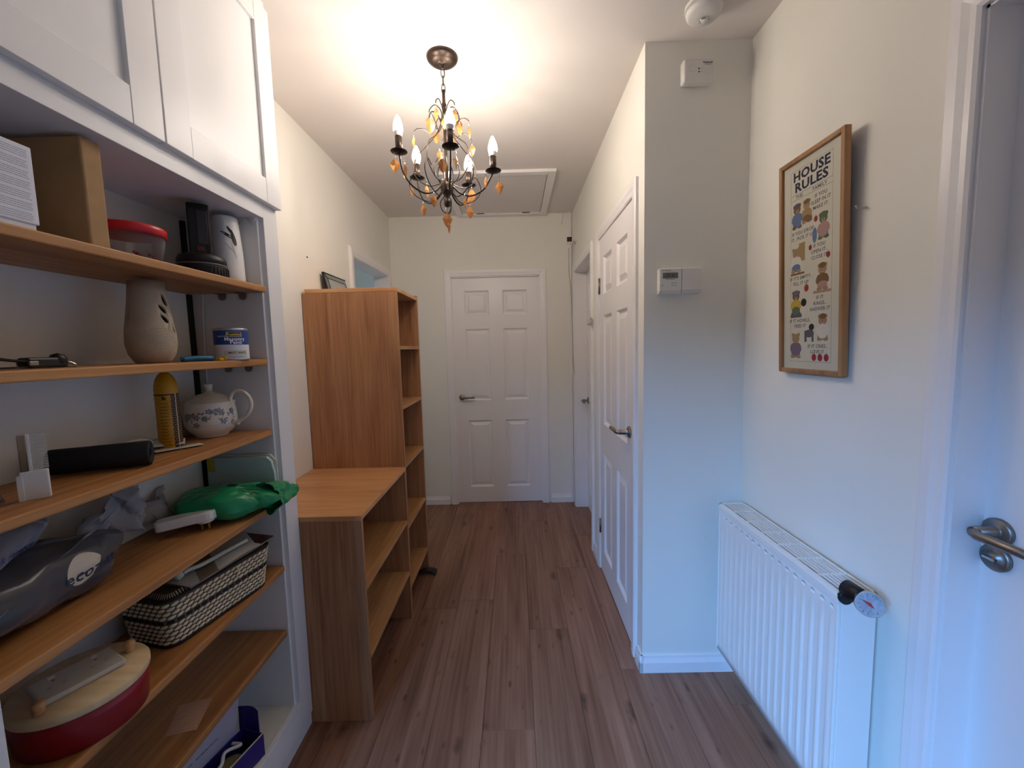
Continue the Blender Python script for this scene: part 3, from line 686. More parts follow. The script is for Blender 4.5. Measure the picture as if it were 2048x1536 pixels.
for k in range(5):
    a = PH0+36+72*k
    sc = obj('scroll', MB().tube(bez([pol(.010, 2.035, a), pol(.075, 2.025, a), pol(.128, 2.07, a), pol(.118, 2.135, a), pol(.075, 2.175, a), pol(.035, 2.215, a), pol(.013, 2.26, a), pol(.012, 2.30, a), pol(.035, 2.325, a), pol(.055, 2.312, a), pol(.060, 2.30, a)], 54), .0019, 6), M['bronze'], ch)
    drop(pol(.060, 2.30, a), .95, a+40*k, sc, .016)
    sc = obj('scroll', MB().tube(bez([pol(.045, 2.205, a), pol(.075, 2.235, a), pol(.105, 2.238, a+4), pol(.122, 2.225, a+6)], 20), .0016, 6), M['bronze'], ch)
    drop(pol(.122, 2.225, a+6), .95, a+30, sc, .016)
    sc = obj('scroll', MB().tube(bez([pol(.020, 2.0, a), pol(.06, 1.965, a), pol(.12, 1.985, a), pol(.15, 2.03, a), pol(.13, 2.075, a), pol(.105, 2.06, a)], 34), .0019, 6), M['bronzeD'], ch)
    drop(pol(.098, 1.970, a), .9, a+65, sc, .014)
    obj('scroll', MB().tube(bez([pol(.012, 2.02, a+36), pol(.045, 2.05, a+36), pol(.05, 2.09, a+36), pol(.03, 2.12, a+36)], 18), .0024, 6), M['bronzeD'], ch)
    obj('scroll', MB().tube(bez([pol(.013, 2.25, a+30), pol(.03, 2.285, a+30), pol(.052, 2.285, a+30), pol(.06, 2.262, a+30), pol(.047, 2.252, a+30)], 24), .0019, 6), M['bronze'], ch)
    drop(pol(.060, 2.262, a+30), .9, a, None, .014)
for k in range(3):
    a = 40+120*k
    obj('scroll', MB().tube(bez([pol(.008, 1.985, a), pol(.028, 1.955, a), pol(.02, 1.925, a), pol(.004, 1.915, a)], 18), .0018, 6), M['bronzeD'], ch)
drop((CC.x-.003, CC.y, 1.938), 1.15, 20, None, .018)
drop((CC.x+.002, CC.y+.002, 1.92), .01+1.0, 75, None, .03)

# ------------------------------------------------------------------ loft hatch in the ceiling
HX0, HX1, HY0, HY1 = -.452, .292, 2.655, 3.500
ha = thing('loft_hatch', 'rectangular ceiling loft hatch with white painted frame', 'hatch', (-.08, 3.1, ZC))
for b in ((HX0, HY0, HX0+.05, HY1), (HX1-.05, HY0, HX1, HY1)): obj('frame_board', MB().box(b[0], b[1], ZC-.018, b[2], b[3], ZC+.002), M['white'], ha, bevel=.002)
for b in ((HX0+.05, HY0, HX1-.05, HY0+.05), (HX0+.05, HY1-.05, HX1-.05, HY1)): obj('frame_board', MB().box(b[0], b[1], ZC-.0178, b[2], b[3], ZC+.002), M['white'], ha, bevel=.002)
obj('panel', MB().box(HX0+.056, HY0+.056, ZC-.008, HX1-.056, HY1-.056, ZC+.002), M['ceil'], ha)
for x in (HX0+.2, HX1-.17): obj('hinge', MB().box(x-.03, HY1-.058, ZC-.0125, x+.03, HY1-.045, ZC-.006), M['bronzeD'], ha)

# ------------------------------------------------------------------ smoke alarm, carbon monoxide alarm, thermostat
sm = thing('smoke_alarm', 'round white smoke alarm with test button on the ceiling', 'smoke alarm', (.655, 1.452, ZC))
Ms = T(.655, 1.452, ZC) @ RX(180)
obj('base', MB().lathe([(.060, -.001), (.060, .008), (.056, .010)], 40, Ms), M['wplas'], sm)
obj('vent_ring', MB().lathe([(.050, .008), (.050, .014)], 40, Ms, cap=False), M['wplas'], sm)
cov = obj('cover', MB().lathe([(.0555, .013), (.056, .022), (.053, .030), (.046, .036), (.02, .0385), (0, .039)], 40, Ms), M['wplas'], sm)
bt = obj('test_button', MB().lathe([(.0145, .037), (.0145, .042), (.012, .0435), (0, .0435)], 28, Ms @ T(.005, -.008, 0)), M['chrome'], sm)
obj('button_cap', MB().lathe([(.0115, .0430), (.0105, .0448), (0, .0450)], 28, Ms @ T(.005, -.008, 0)), M['wplas'], bt)
mb = MB()
for k in range(9): mb.box(-.0019, .0232, .0345, .0019, .0252, .045, Ms @ T(.005, -.008, 0) @ RZ(103+k*7))
for k in range(5): mb.box(-.0015, -.034, .034, .0015, -.027, .045, Ms @ RZ(-30+16*k))
carve(cov, mb)                                  # sounder slots cut through the cover

co = thing('carbon_monoxide_alarm', 'small white rectangular carbon monoxide alarm high on the partition', 'alarm', (.690, YP, 2.37))
x0, x1, z0, z1, yf = .640, .752, 2.331, 2.412, YP-.034
obj('case', MB().box(x0, yf, z0, x1, YP, z1), M['wplas'], co, bevel=.008, seg=3)
Mq = frame3((x0, yf-.0002, z0), (1, 0, 0), (0, 0, 1))
def ring(mb, x, y, r, t, M4):
    n = 28
    vs = [(x+q*math.cos(2*PI*k/n), y+q*math.sin(2*PI*k/n), 0) for q in (r-t, r) for k in range(n)]
    return mb.add(vs, [(k, (k+1) % n, n+(k+1) % n, n+k) for k in range(n)], M4)
for x, y, r, t in ((.032, .047, .013, .0008), (.087, .034, .0085, .0004)): obj('speaker_ring', MB().tube([Mq @ Vector((x+r*math.cos(k*PI/16), y+r*math.sin(k*PI/16), 0)) for k in range(32)], t, 6, closed=True), M['wplas'], co)
mb = MB()
for zz in (.045, .034): mb.lathe([(.0024, 0), (.0024, .001), (0, .001)], 12, Mq @ T(.056, zz, 0))
obj('indicator_light', mb, M['dark'], co)
mb = MB(); text(mb, 'FireAngel', .0085, Mq @ T(.088, .066, .0001), .0001, bold=.0003); text(mb, 'CO Alarm', .0055, Mq @ T(.088, .0595, .0001), .0001)
text(mb, '----', .006, Mq @ T(.066, .045, .0001), .0001); text(mb, '----', .006, Mq @ T(.065, .034, .0001), .0001)
obj('lettering', mb, M['ink'], co)

ts = thing('room_thermostat', 'white wall thermostat with small grey display on the partition', 'thermostat', (.64, YP, 1.62))
x0, x1, z0, z1, yf = .561, .722, 1.572, 1.668, YP-.030
obj('case', MB().prism([(YP, z0), (YP, z1), (yf+.002, z1), (yf, z1-.004), (yf, z0+.012), (yf+.008, z0)], x0, x0+.084, 'x'), M['wplas'], ts, bevel=.002)
obj('flap', MB().prism([(YP, z0+.002), (YP, z1), (yf+.002, z1), (yf, z1-.004), (yf, z0+.014), (yf+.009, z0+.002)], x0+.0855, x1, 'x'), M['wplas'], ts, bevel=.002)
Mq = frame3((x0, yf-.0002, z0), (1, 0, 0), (0, 0, 1))
sc = obj('display', MB().box(.012, .058, -.001, .070, .079, .0006, Mq), plain('lcd_grey', '#6d716b', .25), ts)
text_mb = MB(); text(text_mb, '21.0', .016, Mq @ T(.04, .0685, .0008), .0001); obj('digits', text_mb, M['ink'], sc)
mb = MB(); text(mb, 'Honeywell', .007, Mq @ T(.026, .088, .0001), .0001); text(mb, 'M  T  W  T  F  S  S', .0036, Mq @ T(.041, .0815, .0001), .0001)
text(mb, 'AUTO  MAN  OFF', .0042, Mq @ T(.041, .054, .0001), .0001); text(mb, 'TIME   DAY', .0042, Mq @ T(.054, .040, .0001), .0001); text(mb, 'TEMP   SET', .0042, Mq @ T(.054, .030, .0001), .0001)
mb.lathe([(.0018, 0), (.0018, .0006), (0, .0006)], 10, Mq @ T(.0105, .032, 0)); obj('lettering', mb, M['ink'], ts)

# ------------------------------------------------------------------ security camera and loose wire in the far right corner
sc = thing('security_camera', 'small white cube security camera with black face in the corner', 'camera', (XR, 3.30, 2.215))
Mk = T(.455, 3.285, 2.213) @ RZ(-8) @ RX(-6)
obj('housing', MB().box(-.026, -.02, -.026, .026, .028, .026, Mk), M['wplas'], sc, bevel=.009, seg=3)
obj('lens_face', MB().box(-.019, -.0225, -.019, .019, -.018, .019, Mk), M['black'], sc, bevel=.006, seg=3)
obj('wall_mount', MB().tube([(.47, 3.305, 2.213), (.495, 3.318, 2.208), (XR, 3.32, 2.205)], [.010, .009, .016], 12), M['wplas'], sc)
wpts = bez([(XR-.035, YB-.022, 2.2), (XR-.034, YB-.022, 2.0), (XR-.020, 3.475, 1.80), (XR-.019, 3.44, 1.55), (XR-.019, 3.41, 1.25), (XR+.001, 3.393, 1.05), (XR+.03, 3.388, .98)], 40)
tag(obj('loose_wire', MB().tube(wpts, .0028, 6), M['gplas'], at=(XR, 3.45, 1.5)), 'thin grey wire drooping across the far side door frame', 'wire')
tag(obj('hanging_cord', MB().tube(bez([(XR-.075, YB-.004, ZC-.004), (XR-.083, YB-.006, ZC-.05), (XR-.09, YB-.006, ZC-.08)], 10), .003, 6).lathe([(.006, -.004), (.007, 0), (0, .008)], 8, T(XR-.09, YB-.008, ZC-.09)), M['wplas'], at=(XR-.08, YB, ZC)), 'short white cord stub hanging at the ceiling corner', 'cord')
tag(obj('coat_hook', MB().box(XR-.022, 2.605, 1.51, XR-.0155, 2.62, 1.56).tube([(XR-.02, 2.61, 1.525), (XR-.036, 2.606, 1.512), (XR-.041, 2.606, 1.522)], .0045, 8), M['gplas'], at=(XR-.016, 2.612, 1.51)), 'small metal hook screwed to the casing between the two side doors', 'hook')

# ------------------------------------------------------------------ things on the cupboard shelves
def rad_at(prof, z):
    for (r0, z0), (r1, z1) in zip(prof[:-1], prof[1:]):
        if z0 <= z <= z1 and z1 > z0: return r0+(r1-r0)*(z-z0)/(z1-z0)
    return prof[-1][0]
def on_surface(mb, poly, prof, ang, z0, lift=.0004, n=1):
    """flat shape (arc, height) laid on a turned surface at bearing ang (degrees)"""
    vs = []
    for s, h in poly:
        z = z0+h; r = rad_at(prof, z)+lift; a = math.radians(ang)+s/r
        vs.append((r*math.cos(a), r*math.sin(a), z))
    c = Vector((0, 0, 0))
    for v in vs: c += Vector(v)
    c /= len(vs); r = rad_at(prof, c.z)+lift; k = math.hypot(c.x, c.y)
    c = Vector((c.x*r/k, c.y*r/k, c.z)); m = len(vs)
    return mb.add(vs+[c], [(i, (i+1) % m, m) for i in range(m)])
def leaf(mb, prof, ang, z, L, w, tilt, lift=.0005):
    t = math.radians(tilt); P = []
    for k in range(14):
        u = 2*PI*k/14; x = math.cos(u)*L/2; y = math.sin(u)*w/2*(1-.35*math.cos(u))
        P.append((x*math.cos(t)-y*math.sin(t), x*math.sin(t)+y*math.cos(t)))
    return on_surface(mb, P, prof, ang, z, lift)
def text_round(mb, s, size, r, ang, z, sx=1.0, bold=0, lift=.0005):
    q = MB(); text(q, s, size, Matrix.Identity(4), 0, sx=sx, bold=bold)
    vs = []
    for v in q.v:
        a = math.radians(ang)+v.x/r; vs.append(((r+lift)*math.cos(a), (r+lift)*math.sin(a), z+v.y))
    return mb.add(vs, q.f)
def crumple(mb, fn, nu, nv, amp, seed, fr=14, closeu=False, fine=.09):
    """a sheet or skin with creases"""
    rnd = random.Random(seed); ph = [rnd.uniform(0, 6.28) for _ in range(9)]; dr = [Vector((rnd.uniform(-1, 1), rnd.uniform(-1, 1), rnd.uniform(-1, 1))).normalized()*fr*rnd.uniform(.6, 3.5) for _ in range(9)]
    def g(u, v):
        p = Vector(fn(u, v)); d = Vector((0, 0, 0))
        for k in range(9):
            w = dr[k].dot(p)*2.2+ph[k]; tri = abs(((w/PI) % 2)-1)*2-1
            d += Vector((math.sin(k*2.1), math.cos(k*1.7), math.sin(k*3.3)))*tri*amp/(1+.35*k)
            w = dr[(k*5+2) % 9].dot(p)*9+ph[k]*3; tri = abs(((w/PI) % 2)-1)*2-1
            d += Vector((math.cos(k*1.3), math.sin(k*2.7), math.cos(k*2.2)))*tri*amp*fine
        return p+d
    return mb.grid(g, nu, nv, closeu=closeu)
TOCAM = lambda x, y: math.degrees(math.atan2(-y, -x))

# top shelf
Z = SZ[0]
t = thing('printed_box', 'white carton covered in lines of small grey print', 'box', (-.87, .62, Z))
obj('carton', MB().box(-.97, .53, Z, -.803, .702, Z+.138), plain('white_card', '#dfe1ea', .6), t, bevel=.002)
obj('sleeve', MB().box(-.972, .528, Z+.012, -.8, .705, Z+.1385), plain('white_card', '#dfe1ea', .6), t, bevel=.002)
mb = MB()
for i in range(34):
    if i % 5 == 4: continue
    z = Z+.129-.0034*i; y = .535
    while y < .695:
        w = random.uniform(.004, .014); mb.box(-.8003, y, z, -.7997, min(y+w, .697), z+.0013); y += w+.0012
o = obj('small_print', mb, plain('pale_grey_ink', '#b3b5bf', .8), t); o['kind'] = 'stuff'
t = thing('cardboard_box', 'slim plain brown cardboard box standing upright on top shelf', 'box', (-.9, .816, Z))
card = plain('brown_cardboard', '#a5825a', .8, var=.06, vscale=30, bump=.1)
obj('carton', MB().box(-1.02, .797, Z, -.81, .836, Z+.206), card, t, bevel=.0035)
obj('tuck_flap', MB().box(-.822, .7965, Z+.001, -.8095, .8365, Z+.004), card, t)
# plastic tub with red lid
t = thing('red_lid_tub', 'clear plastic tub with bright red lid', 'tub', (-.893, .972, Z), local=True)
tubm = thin_glass('tub_plastic', '#efeff0', .25, .15, .08, '#c9c9cc')
obj('tub', MB().lathe([(.042, .001), (.050, .006), (.060, .050), (.062, .072)], 32, cap=False).lathe([(0, .0015), (.046, .0015)], 32), tubm, t)
obj('lid', MB().lathe([(.066, .068), (.0665, .086), (.064, .089), (.052, .088), (.050, .085), (0, .085)], 32), plain('red_plastic', '#c8202b', .35), t)
mb = MB(); rnd = random.Random(3)
for k in range(90):
    a, r = rnd.uniform(0, 2*PI), .042*math.sqrt(rnd.random()); s = rnd.uniform(.003, .0055)
    mb.lathe([(0, -s), (s, 0), (0, s)], 5, T(r*math.cos(a), r*math.sin(a), .006+rnd.random()*.02))
o = obj('red_beads', mb, plain('red_beads', '#b5372a', .4), t); o['kind'] = 'stuff'
# black spotlight torch standing on its lens
t = thing('spotlight_torch', 'black spotlight torch standing lens-down on the top shelf', 'torch', (-.872, 1.160, Z), rot=(0, 0, math.radians(TOCAM(-.872, 1.16))))
obj('lens_ring', MB().lathe([(.054, 0), (.060, .003), (.060, .030), (.058, .034)], 40), M['black2'], t)
mb = MB()
for k in range(40): mb.box(.0585, -.0016, .004, .0612, .0016, .029, RZ(k*9))
obj('grip_ribs', mb, M['black2'], t)['kind'] = 'stuff'
obj('trim_band', MB().lathe([(.0585, .034), (.0595, .035), (.0595, .0375), (.058, .038)], 40, cap=False), plain('grey_band', '#6a6468', .4), t)
obj('head', MB().lathe([(.058, .036), (.0575, .050), (.054, .060), (.040, .066), (.0, .068)], 40), M['black'], t)
obj('handle', MB().prism([(-.030, .060), (.030, .060), (.032, .10), (.030, .185), (.018, .203), (-.022, .205), (-.030, .198)], -.025, .025, 'y'), M['black'], t, bevel=.004)
obj('grip_recess', MB().box(.0295, -.005, .09, .0325, .019, .18), plain('grey_rubber', '#2c2d31', .6), t, bevel=.004)
obj('switch', MB().box(.029, -.010, .066, .034, .010, .088), plain('torch_switch', '#241417', .5), t, bevel=.002)
mb = MB(); text(mb, 'LED', .008, frame3((.0345, 0, .079), (0, 1, 0), (0, 0, 1)), .0001); mb.box(.0342, -.008, .0735, .0346, .008, .0745); obj('badge', mb, plain('badge_red', '#a33b45', .5), t)
# white vase with black leaves
prof = [(.038, 0), (.0415, .004), (.042, .02), (.040, .10), (.035, .17), (.0325, .195), (.031, .200)]
t = thing('white_vase', 'tall white ceramic vase with black leaves', 'vase', (-.868, 1.262, Z), local=True)
obj('body', MB().lathe(prof+[(.029, .199), (.031, .12), (.0, .11)], 36), plain('white_ceramic', '#e8e6e3', .3), t)
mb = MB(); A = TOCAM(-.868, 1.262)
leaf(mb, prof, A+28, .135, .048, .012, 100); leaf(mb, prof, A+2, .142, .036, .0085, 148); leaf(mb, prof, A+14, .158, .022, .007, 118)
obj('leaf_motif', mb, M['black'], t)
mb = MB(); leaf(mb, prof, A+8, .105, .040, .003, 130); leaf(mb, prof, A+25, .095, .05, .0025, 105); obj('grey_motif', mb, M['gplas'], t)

# second shelf
Z = SZ[1]
prof = [(.031, 0), (.036, .004), (.046, .022), (.0505, .048), (.0495, .075), (.045, .11), (.040, .145), (.037, .175), (.035, .2)]
t = thing('beige_vase', 'beige stoneware vase with leaf-shaped cut-outs', 'vase', (-.905, 1.012, Z), local=True)
bv = plain('beige_stoneware', '#b5a690', .75, var=.1, vscale=25, bump=.5, bscale=60)
vb = obj('body', MB().lathe(prof+[(.032, .199), (.033, .175), (.036, .145), (.041, .11), (.0455, .075), (.0465, .048), (.042, .022), (.03, .010), (0, .009)], 40), bv, t)
A = TOCAM(-.905, 1.012)
mb = MB()
for a, z, L, w, tilt in ((52, .155, .030, .011, 108), (38, .132, .024, .010, 128), (39, .108, .024, .010, 128), (-62, .112, .016, .008, 80), (66, .08, .010, .006, 130)):
    poly = []
    for k in range(14):
        u = 2*PI*k/14; x = math.cos(u)*L/2; y = math.sin(u)*w/2*(1-.35*math.cos(u)); tt = math.radians(tilt)
        poly.append((x*math.cos(tt)-y*math.sin(tt), z+x*math.sin(tt)+y*math.cos(tt)))
    mb.prism(poly, .022, .065, 'x', RZ(A+a))
carve(vb, mb)                                   # leaf shapes cut right through the wall
mb = MB()
for k in range(11):
    z = .028+.0055*k; mb.tube([(rad_at(prof, z+.002*math.sin(j*.7+k))*math.cos(math.radians(A-60+8*j)), rad_at(prof, z+.002*math.sin(j*.7+k))*math.sin(math.radians(A-60+8*j)), z+.002*math.sin(j*.7+k*1.3)) for j in range(17)], .0005, 4)
obj('scored_lines', mb, bv, t)['kind'] = 'stuff'
# paint tin
TXc, TYc, TR = -.833, 1.195, .0425
t = thing('paint_tin', 'small blue and white tin of masonry paint', 'paint tin', (TXc, TYc, Z), local=True)
obj('tin_body', MB().lathe([(TR-.001, 0), (TR+.0008, .001), (TR+.0008, .004), (TR, .005), (TR, .086), (TR+.001, .087), (TR+.001, .091), (TR-.002, .0925), (TR-.004, .090), (TR-.005, .0885), (TR-.012, .0885), (TR-.013, .086), (0, .086)], 40), M['steel'], t)
obj('blue_label', MB().lathe([(TR+.0003, .045), (TR+.0003, .0855)], 40, cap=False), plain('label_blue', '#1d3f86', .4), t)
obj('white_label', MB().lathe([(TR+.0003, .005), (TR+.0003, .0448)], 40, cap=False), plain('label_white', '#d9dade', .45), t)
A = TOCAM(TXc, TYc)+9
def patch_round(r, a0, s0, s1, z0, z1, lift):
    n = 12; vs = []
    for k in range(n+1):
        a = math.radians(a0)+(s0+(s1-s0)*k/n)/r; vs += [((r+lift)*math.cos(a), (r+lift)*math.sin(a), z) for z in (z0, z1)]
    return vs, [(2*k, 2*k+2, 2*k+3, 2*k+1) for k in range(n)]
mb = MB(); mb.mi = 0; mb.add(*patch_round(TR, A, -.018, .020, .067, .0815, .0005)); mb.mi = 1; mb.add(*patch_round(TR, A, -.0168, .0188, .0682, .0803, .0006))
mb.mi = 2; text_round(mb, 'Rustins', .0115, TR, A+1, .0742, 1.0, .0002, .0008)
mb.mi = 3; text_round(mb, 'Masonry', .0135, TR, A+3, .0605, 1.05, .0003, .0008); text_round(mb, 'Paint', .0135, TR, A+6, .0512, 1.05, .0003, .0008); text_round(mb, 'Quick Dry', .006, TR, A-38, .069, 1, 0, .0008)
mb.mi = 1; text_round(mb, 'MATT  WHITE', .0068, TR, A+9, .0215, 1, .0002, .0008); text_round(mb, 'smooth & weatherproof', .0045, TR, A+10, .010, 1, .0001, .0008)
mb.mi = 0; mb.add(*patch_round(TR, A, -.026, .034, .0145, .0285, .0004))
obj('lettering', mb, [plain('label_line', '#c9c4b4', .5), M['ink'], plain('label_yellow', '#e8d05a', .5), plain('label_text_white', '#eef0f4', .5)], t, fixn=False)
# small tools between vase and tin
t = thing('blue_handled_tool', 'small tool with bright blue handle lying by the beige vase', 'tool', (-.85, 1.09, Z))
obj('handle', MB().tube(bez([(-.87, 1.055, Z+.0065), (-.858, 1.08, Z+.0085), (-.845, 1.105, Z+.0085), (-.838, 1.122, Z+.007)], 12), [.005]+[.0082]*11+[.006]*2 if False else .0075, 10), plain('blue_plastic', '#1f6c9a', .4), t)
obj('shank', MB().tube([(-.87, 1.055, Z+.0065), (-.90, 1.09, Z+.005)], .003, 6), M['steel'], t)
tag(obj('yellow_clip', MB().box(-.842, 1.134, Z, -.826, 1.165, Z+.008).box(-.838, 1.15, Z, -.822, 1.17, Z+.012), plain('yellow_plastic', '#e0b51d', .45), at=(-.83, 1.15, Z), bevel=.002), 'small yellow plastic clip in front of the paint tin', 'clip')
tag(obj('red_handled_driver', MB().tube([(-.925, 1.135, Z+.008), (-.905, 1.175, Z+.009)], .008, 10).tube([(-.905, 1.175, Z+.008), (-.885, 1.215, Z+.006)], .003, 6), plain('dark_red_plastic', '#6d1f2a', .45), at=(-.91, 1.16, Z)), 'dark red screwdriver handle lying behind the blue tool', 'screwdriver')
# black lead with clip
t = thing('black_lead', 'black webbing lead with metal clip lying on the second shelf', 'lead', (-.86, .7, Z))
def ribbon(pts, w, th):
    q = MB(); P = bez(pts, 30); 
    for a, b in zip(P[:-1], P[1:]):
        d = (b-a).normalized(); n = Vector((-d.y, d.x, 0)).normalized()*w/2; up = Vector((0, 0, th))
        q.add([a-n, a+n, b+n, b-n, a-n+up, a+n+up, b+n+up, b-n+up], [(0, 3, 2, 1), (4, 5, 6, 7), (0, 1, 5, 4), (1, 2, 6, 5), (2, 3, 7, 6), (3, 0, 4, 7)])
    return q
obj('strap', ribbon([(-.845, .56, Z+.001), (-.850, .63, Z+.001), (-.853, .70, Z+.002), (-.853, .72, Z+.003)], .018, .003), M['black2'], t)
obj('strap', ribbon([(-.852, .56, Z+.02), (-.853, .63, Z+.021), (-.853, .69, Z+.013), (-.853, .715, Z+.010)], .018, .003), M['black2'], t)
obj('buckle', MB().box(-.864, .697, Z+.001, -.842, .762, Z+.020), M['black'], t, bevel=.004)
obj('keeper', MB().box(-.8655, .698, Z+.006, -.8405, .712, Z+.0135), M['nickel'], t, bevel=.001)
obj('swivel', MB().lathe([(0, -.013), (.011, -.006), (.013, .002), (.009, .010), (0, .013)], 14, T(-.852, .752, Z+.0145)), M['black'], t)
obj('clip', MB().tube(bez([(-.852, .758, Z+.014), (-.852, .772, Z+.010), (-.849, .779, Z+.0035), (-.856, .770, Z+.0028), (-.858, .757, Z+.006)], 20), .0022, 6), M['chrome'], t)

# third shelf
Z = SZ[2]
prof = [(.023, 0), (.025, .004), (.0255, .05), (.0255, .16), (.0245, .172), (.021, .187), (.015, .199), (.008, .2055), (0, .207)]
t = thing('yellow_bottle', 'yellow dome-topped bottle with brown dotted side panel', 'bottle', (-.935, 1.073, Z), local=True)
obj('body', MB().lathe(prof, 32), plain('yellow_label', '#c08a1e', .45, var=.2, vscale=40), t)
obj('cap_dome', MB().lathe([(.0257, .148), (.0257, .160), (.0247, .172), (.0212, .187), (.0152, .199), (.0082, .2055), (0, .2073)], 32, cap=False), plain('yellow_cap', '#cc9418', .35), t)
A = TOCAM(-.935, 1.073)
mb = MB(); mb.mi = 0; mb.add(*patch_round(.0256, A, .008, .040, .004, .146, .0003)); mb.add(*patch_round(.0256, A, -.040, .04, .1455, .149, .0005))
mb.mi = 1
for i in range(22):
    for j in range(6):
        s = .0095+.0047*j+(.0023 if i % 2 else 0)
        if .0165 < s < .0215: continue
        on_surface(mb, [(s+.0011*math.cos(q*PI/3), .0011*math.sin(q*PI/3)) for q in range(6)], prof, A, .009+.0063*i, .0007)
mb.mi = 2; mb.add(*patch_round(.0256, A, .0175, .0202, .004, .15, .0008))
mb.mi = 0; text_round(mb, 'b', .012, .0256, A-14, .138, 1.3, .0008)
mb.mi = 3
for k in range(14): mb.add(*patch_round(.0256, A, -.018, random.uniform(-.004, .005), .012+.0085*k, .0148+.0085*k, .0004))
obj('label_print', mb, [plain('brown_print', '#3b2114', .5), plain('cream_dot', '#cbb37e', .5), plain('cream_stripe', '#cdb894', .5), plain('ochre_print', '#936515', .5)], t, fixn=False)
# teapot
TPc = (-.940, 1.230)
prof = [(.040, 0), (.043, .003), (.042, .006), (.055, .016), (.066, .034), (.0685, .052), (.0665, .075), (.064, .096), (.0655, .106), (.064, .108)]
t = thing('teapot', 'white china teapot with blue flower decoration', 'teapot', (TPc[0], TPc[1], Z), local=True)
china = plain('white_china', '#e3dccd', .2, spec=.6)
obj('body', MB().lathe(prof+[(.060, .106), (.058, .05), (0, .03)], 44), china, t)
ld = obj('lid', MB().lathe([(.0615, .107), (.058, .111), (.050, .116), (.040, .124), (.028, .130), (.012, .134), (.010, .138), (.0075, .140)], 40, cap=False), china, t)
obj('lid_knob', MB().lathe([(.008, .138), (.0095, .148), (.0115, .157), (.0095, .161), (0, .162)], 20), china, ld)
hd = 4
obj('handle', MB().tube([RZ(hd) @ Vector(p) for p in bez([(.061, 0, .100), (.062, 0, .118), (.075, 0, .136), (.098, 0, .135), (.118, 0, .115), (.122, 0, .088), (.108, 0, .062), (.085, 0, .045), (.066, 0, .036)], 40)], .0055, 10).lathe([(.0, -.007), (.007, 0), (0, .007)], 8, RZ(hd) @ T(.078, 0, .036)), china, t)
obj('spout', MB().tube([RZ(hd+180) @ Vector(p) for p in bez([(.055, 0, .04), (.072, 0, .06), (.080, 0, .085), (.087, 0, .1)], 14)], [.016-.0006*k for k in range(13)] if False else .011, 10), china, t)
mb = MB(); rnd = random.Random(12); A = TOCAM(*TPc)
for k in range(46):
    mb.mi = rnd.choice((0, 0, 1, 1, 2, 3, 3)); a = A+rnd.uniform(-62, 62); z = .072+rnd.gauss(0, .011)
    if mb.mi in (0, 2) and rnd.random() < .6:
        for q in range(5): leaf(mb, prof, a+5.0*math.cos(q*1.257), z+.0055*math.sin(q*1.257), .0088, .0060, q*72, .0005)
    else: leaf(mb, prof, a, z, rnd.uniform(.008, .015), rnd.uniform(.003, .005), rnd.uniform(0, 180), .0006)
obj('flower_decoration', mb, [plain('flower_blue', '#7f8d9c', .3), plain('leaf_grey', '#7a7c80', .3), plain('flower_rose', '#9c868a', .3), plain('leaf_brown', '#86725f', .3)], t, fixn=False)
mb = MB(); mb.tube([(rad_at(prof, .040)*math.cos(a*.12), rad_at(prof, .040)*math.sin(a*.12), .040) for a in range(53)], .0006, 4); obj('grey_line', mb, M['gplas'], t)
# white packets and coiled lead behind the black roll
pk = plain('white_packet_paper', '#d6d4ce', .5)
def sheet(c, u, v, amp, seed, zfn=lambda a, b: 0):
    c, u, v = Vector(c), Vector(u), Vector(v)
    return crumple(MB(), lambda a, b: c+u*(a-.5)+v*(b-.5)+Vector((0, 0, zfn(a, b))), 16, 12, amp, seed)
tag(obj('paper_packet', sheet((-.955, 1.075, Z+.014), (.07, .055, 0), (-.045, .06, .004), .0016, 5, lambda a, b: .016*math.sin(a*PI)*math.sin(b*PI)), pk, at=(-.955, 1.075, Z), solid=.0012), 'crumpled white paper packet in front of the yellow bottle', 'packet')
tag(obj('paper_packet', sheet((-.905, 1.060, Z+.004), (.06, .085, 0), (-.03, .02, 0), .0008, 8), pk, at=(-.905, 1.06, Z), solid=.001), 'flat white paper packet lying on the bare shelf by the teapot', 'packet')
tag(obj('white_cord_loop', MB().tube(bez([(-1.0, .985, Z+.006), (-.99, 1.0, Z+.028), (-.975, 1.03, Z+.035), (-.963, 1.045, Z+.022), (-.97, 1.03, Z+.010), (-.985, 1.005, Z+.008)], 30), .0042, 8), M['wplas'], at=(-.98, 1.01, Z)), 'white cord curled behind the black roll', 'cord')
# black roll
a, b = Vector((-.990, .835, Z+.029)), Vector((-.845, .912, Z+.029))
t = thing('black_roll', 'thick roll of black plastic liners', 'roll', tuple((a+b)/2-Vector((0, 0, .029))))
d = (b-a).normalized(); Mr = T(*a) @ d.to_track_quat('Z', 'Y').to_matrix().to_4x4(); Ln = (b-a).length
obj('rolled_sheet', crumple(MB(), lambda u, v: Mr @ Vector(((.0275)*math.cos(2*PI*u), (.0275)*math.sin(2*PI*u), Ln*v)), 40, 14, .0009, 4, closeu=True), M['black2'], t)
for e in (0.001, Ln-.001):
    mb = MB()
    mb.tube([Mr @ Vector(((.026-.0023*k/9)*math.cos(k*.7), (.026-.0023*k/9)*math.sin(k*.7), e)) for k in range(70)], .0012, 5)
    mb.lathe([(0, 0), (.0268, 0)], 28, Mr @ T(0, 0, e*.998 if e < .01 else e-.001))
    obj('roll_end', mb, M['black2'], t)
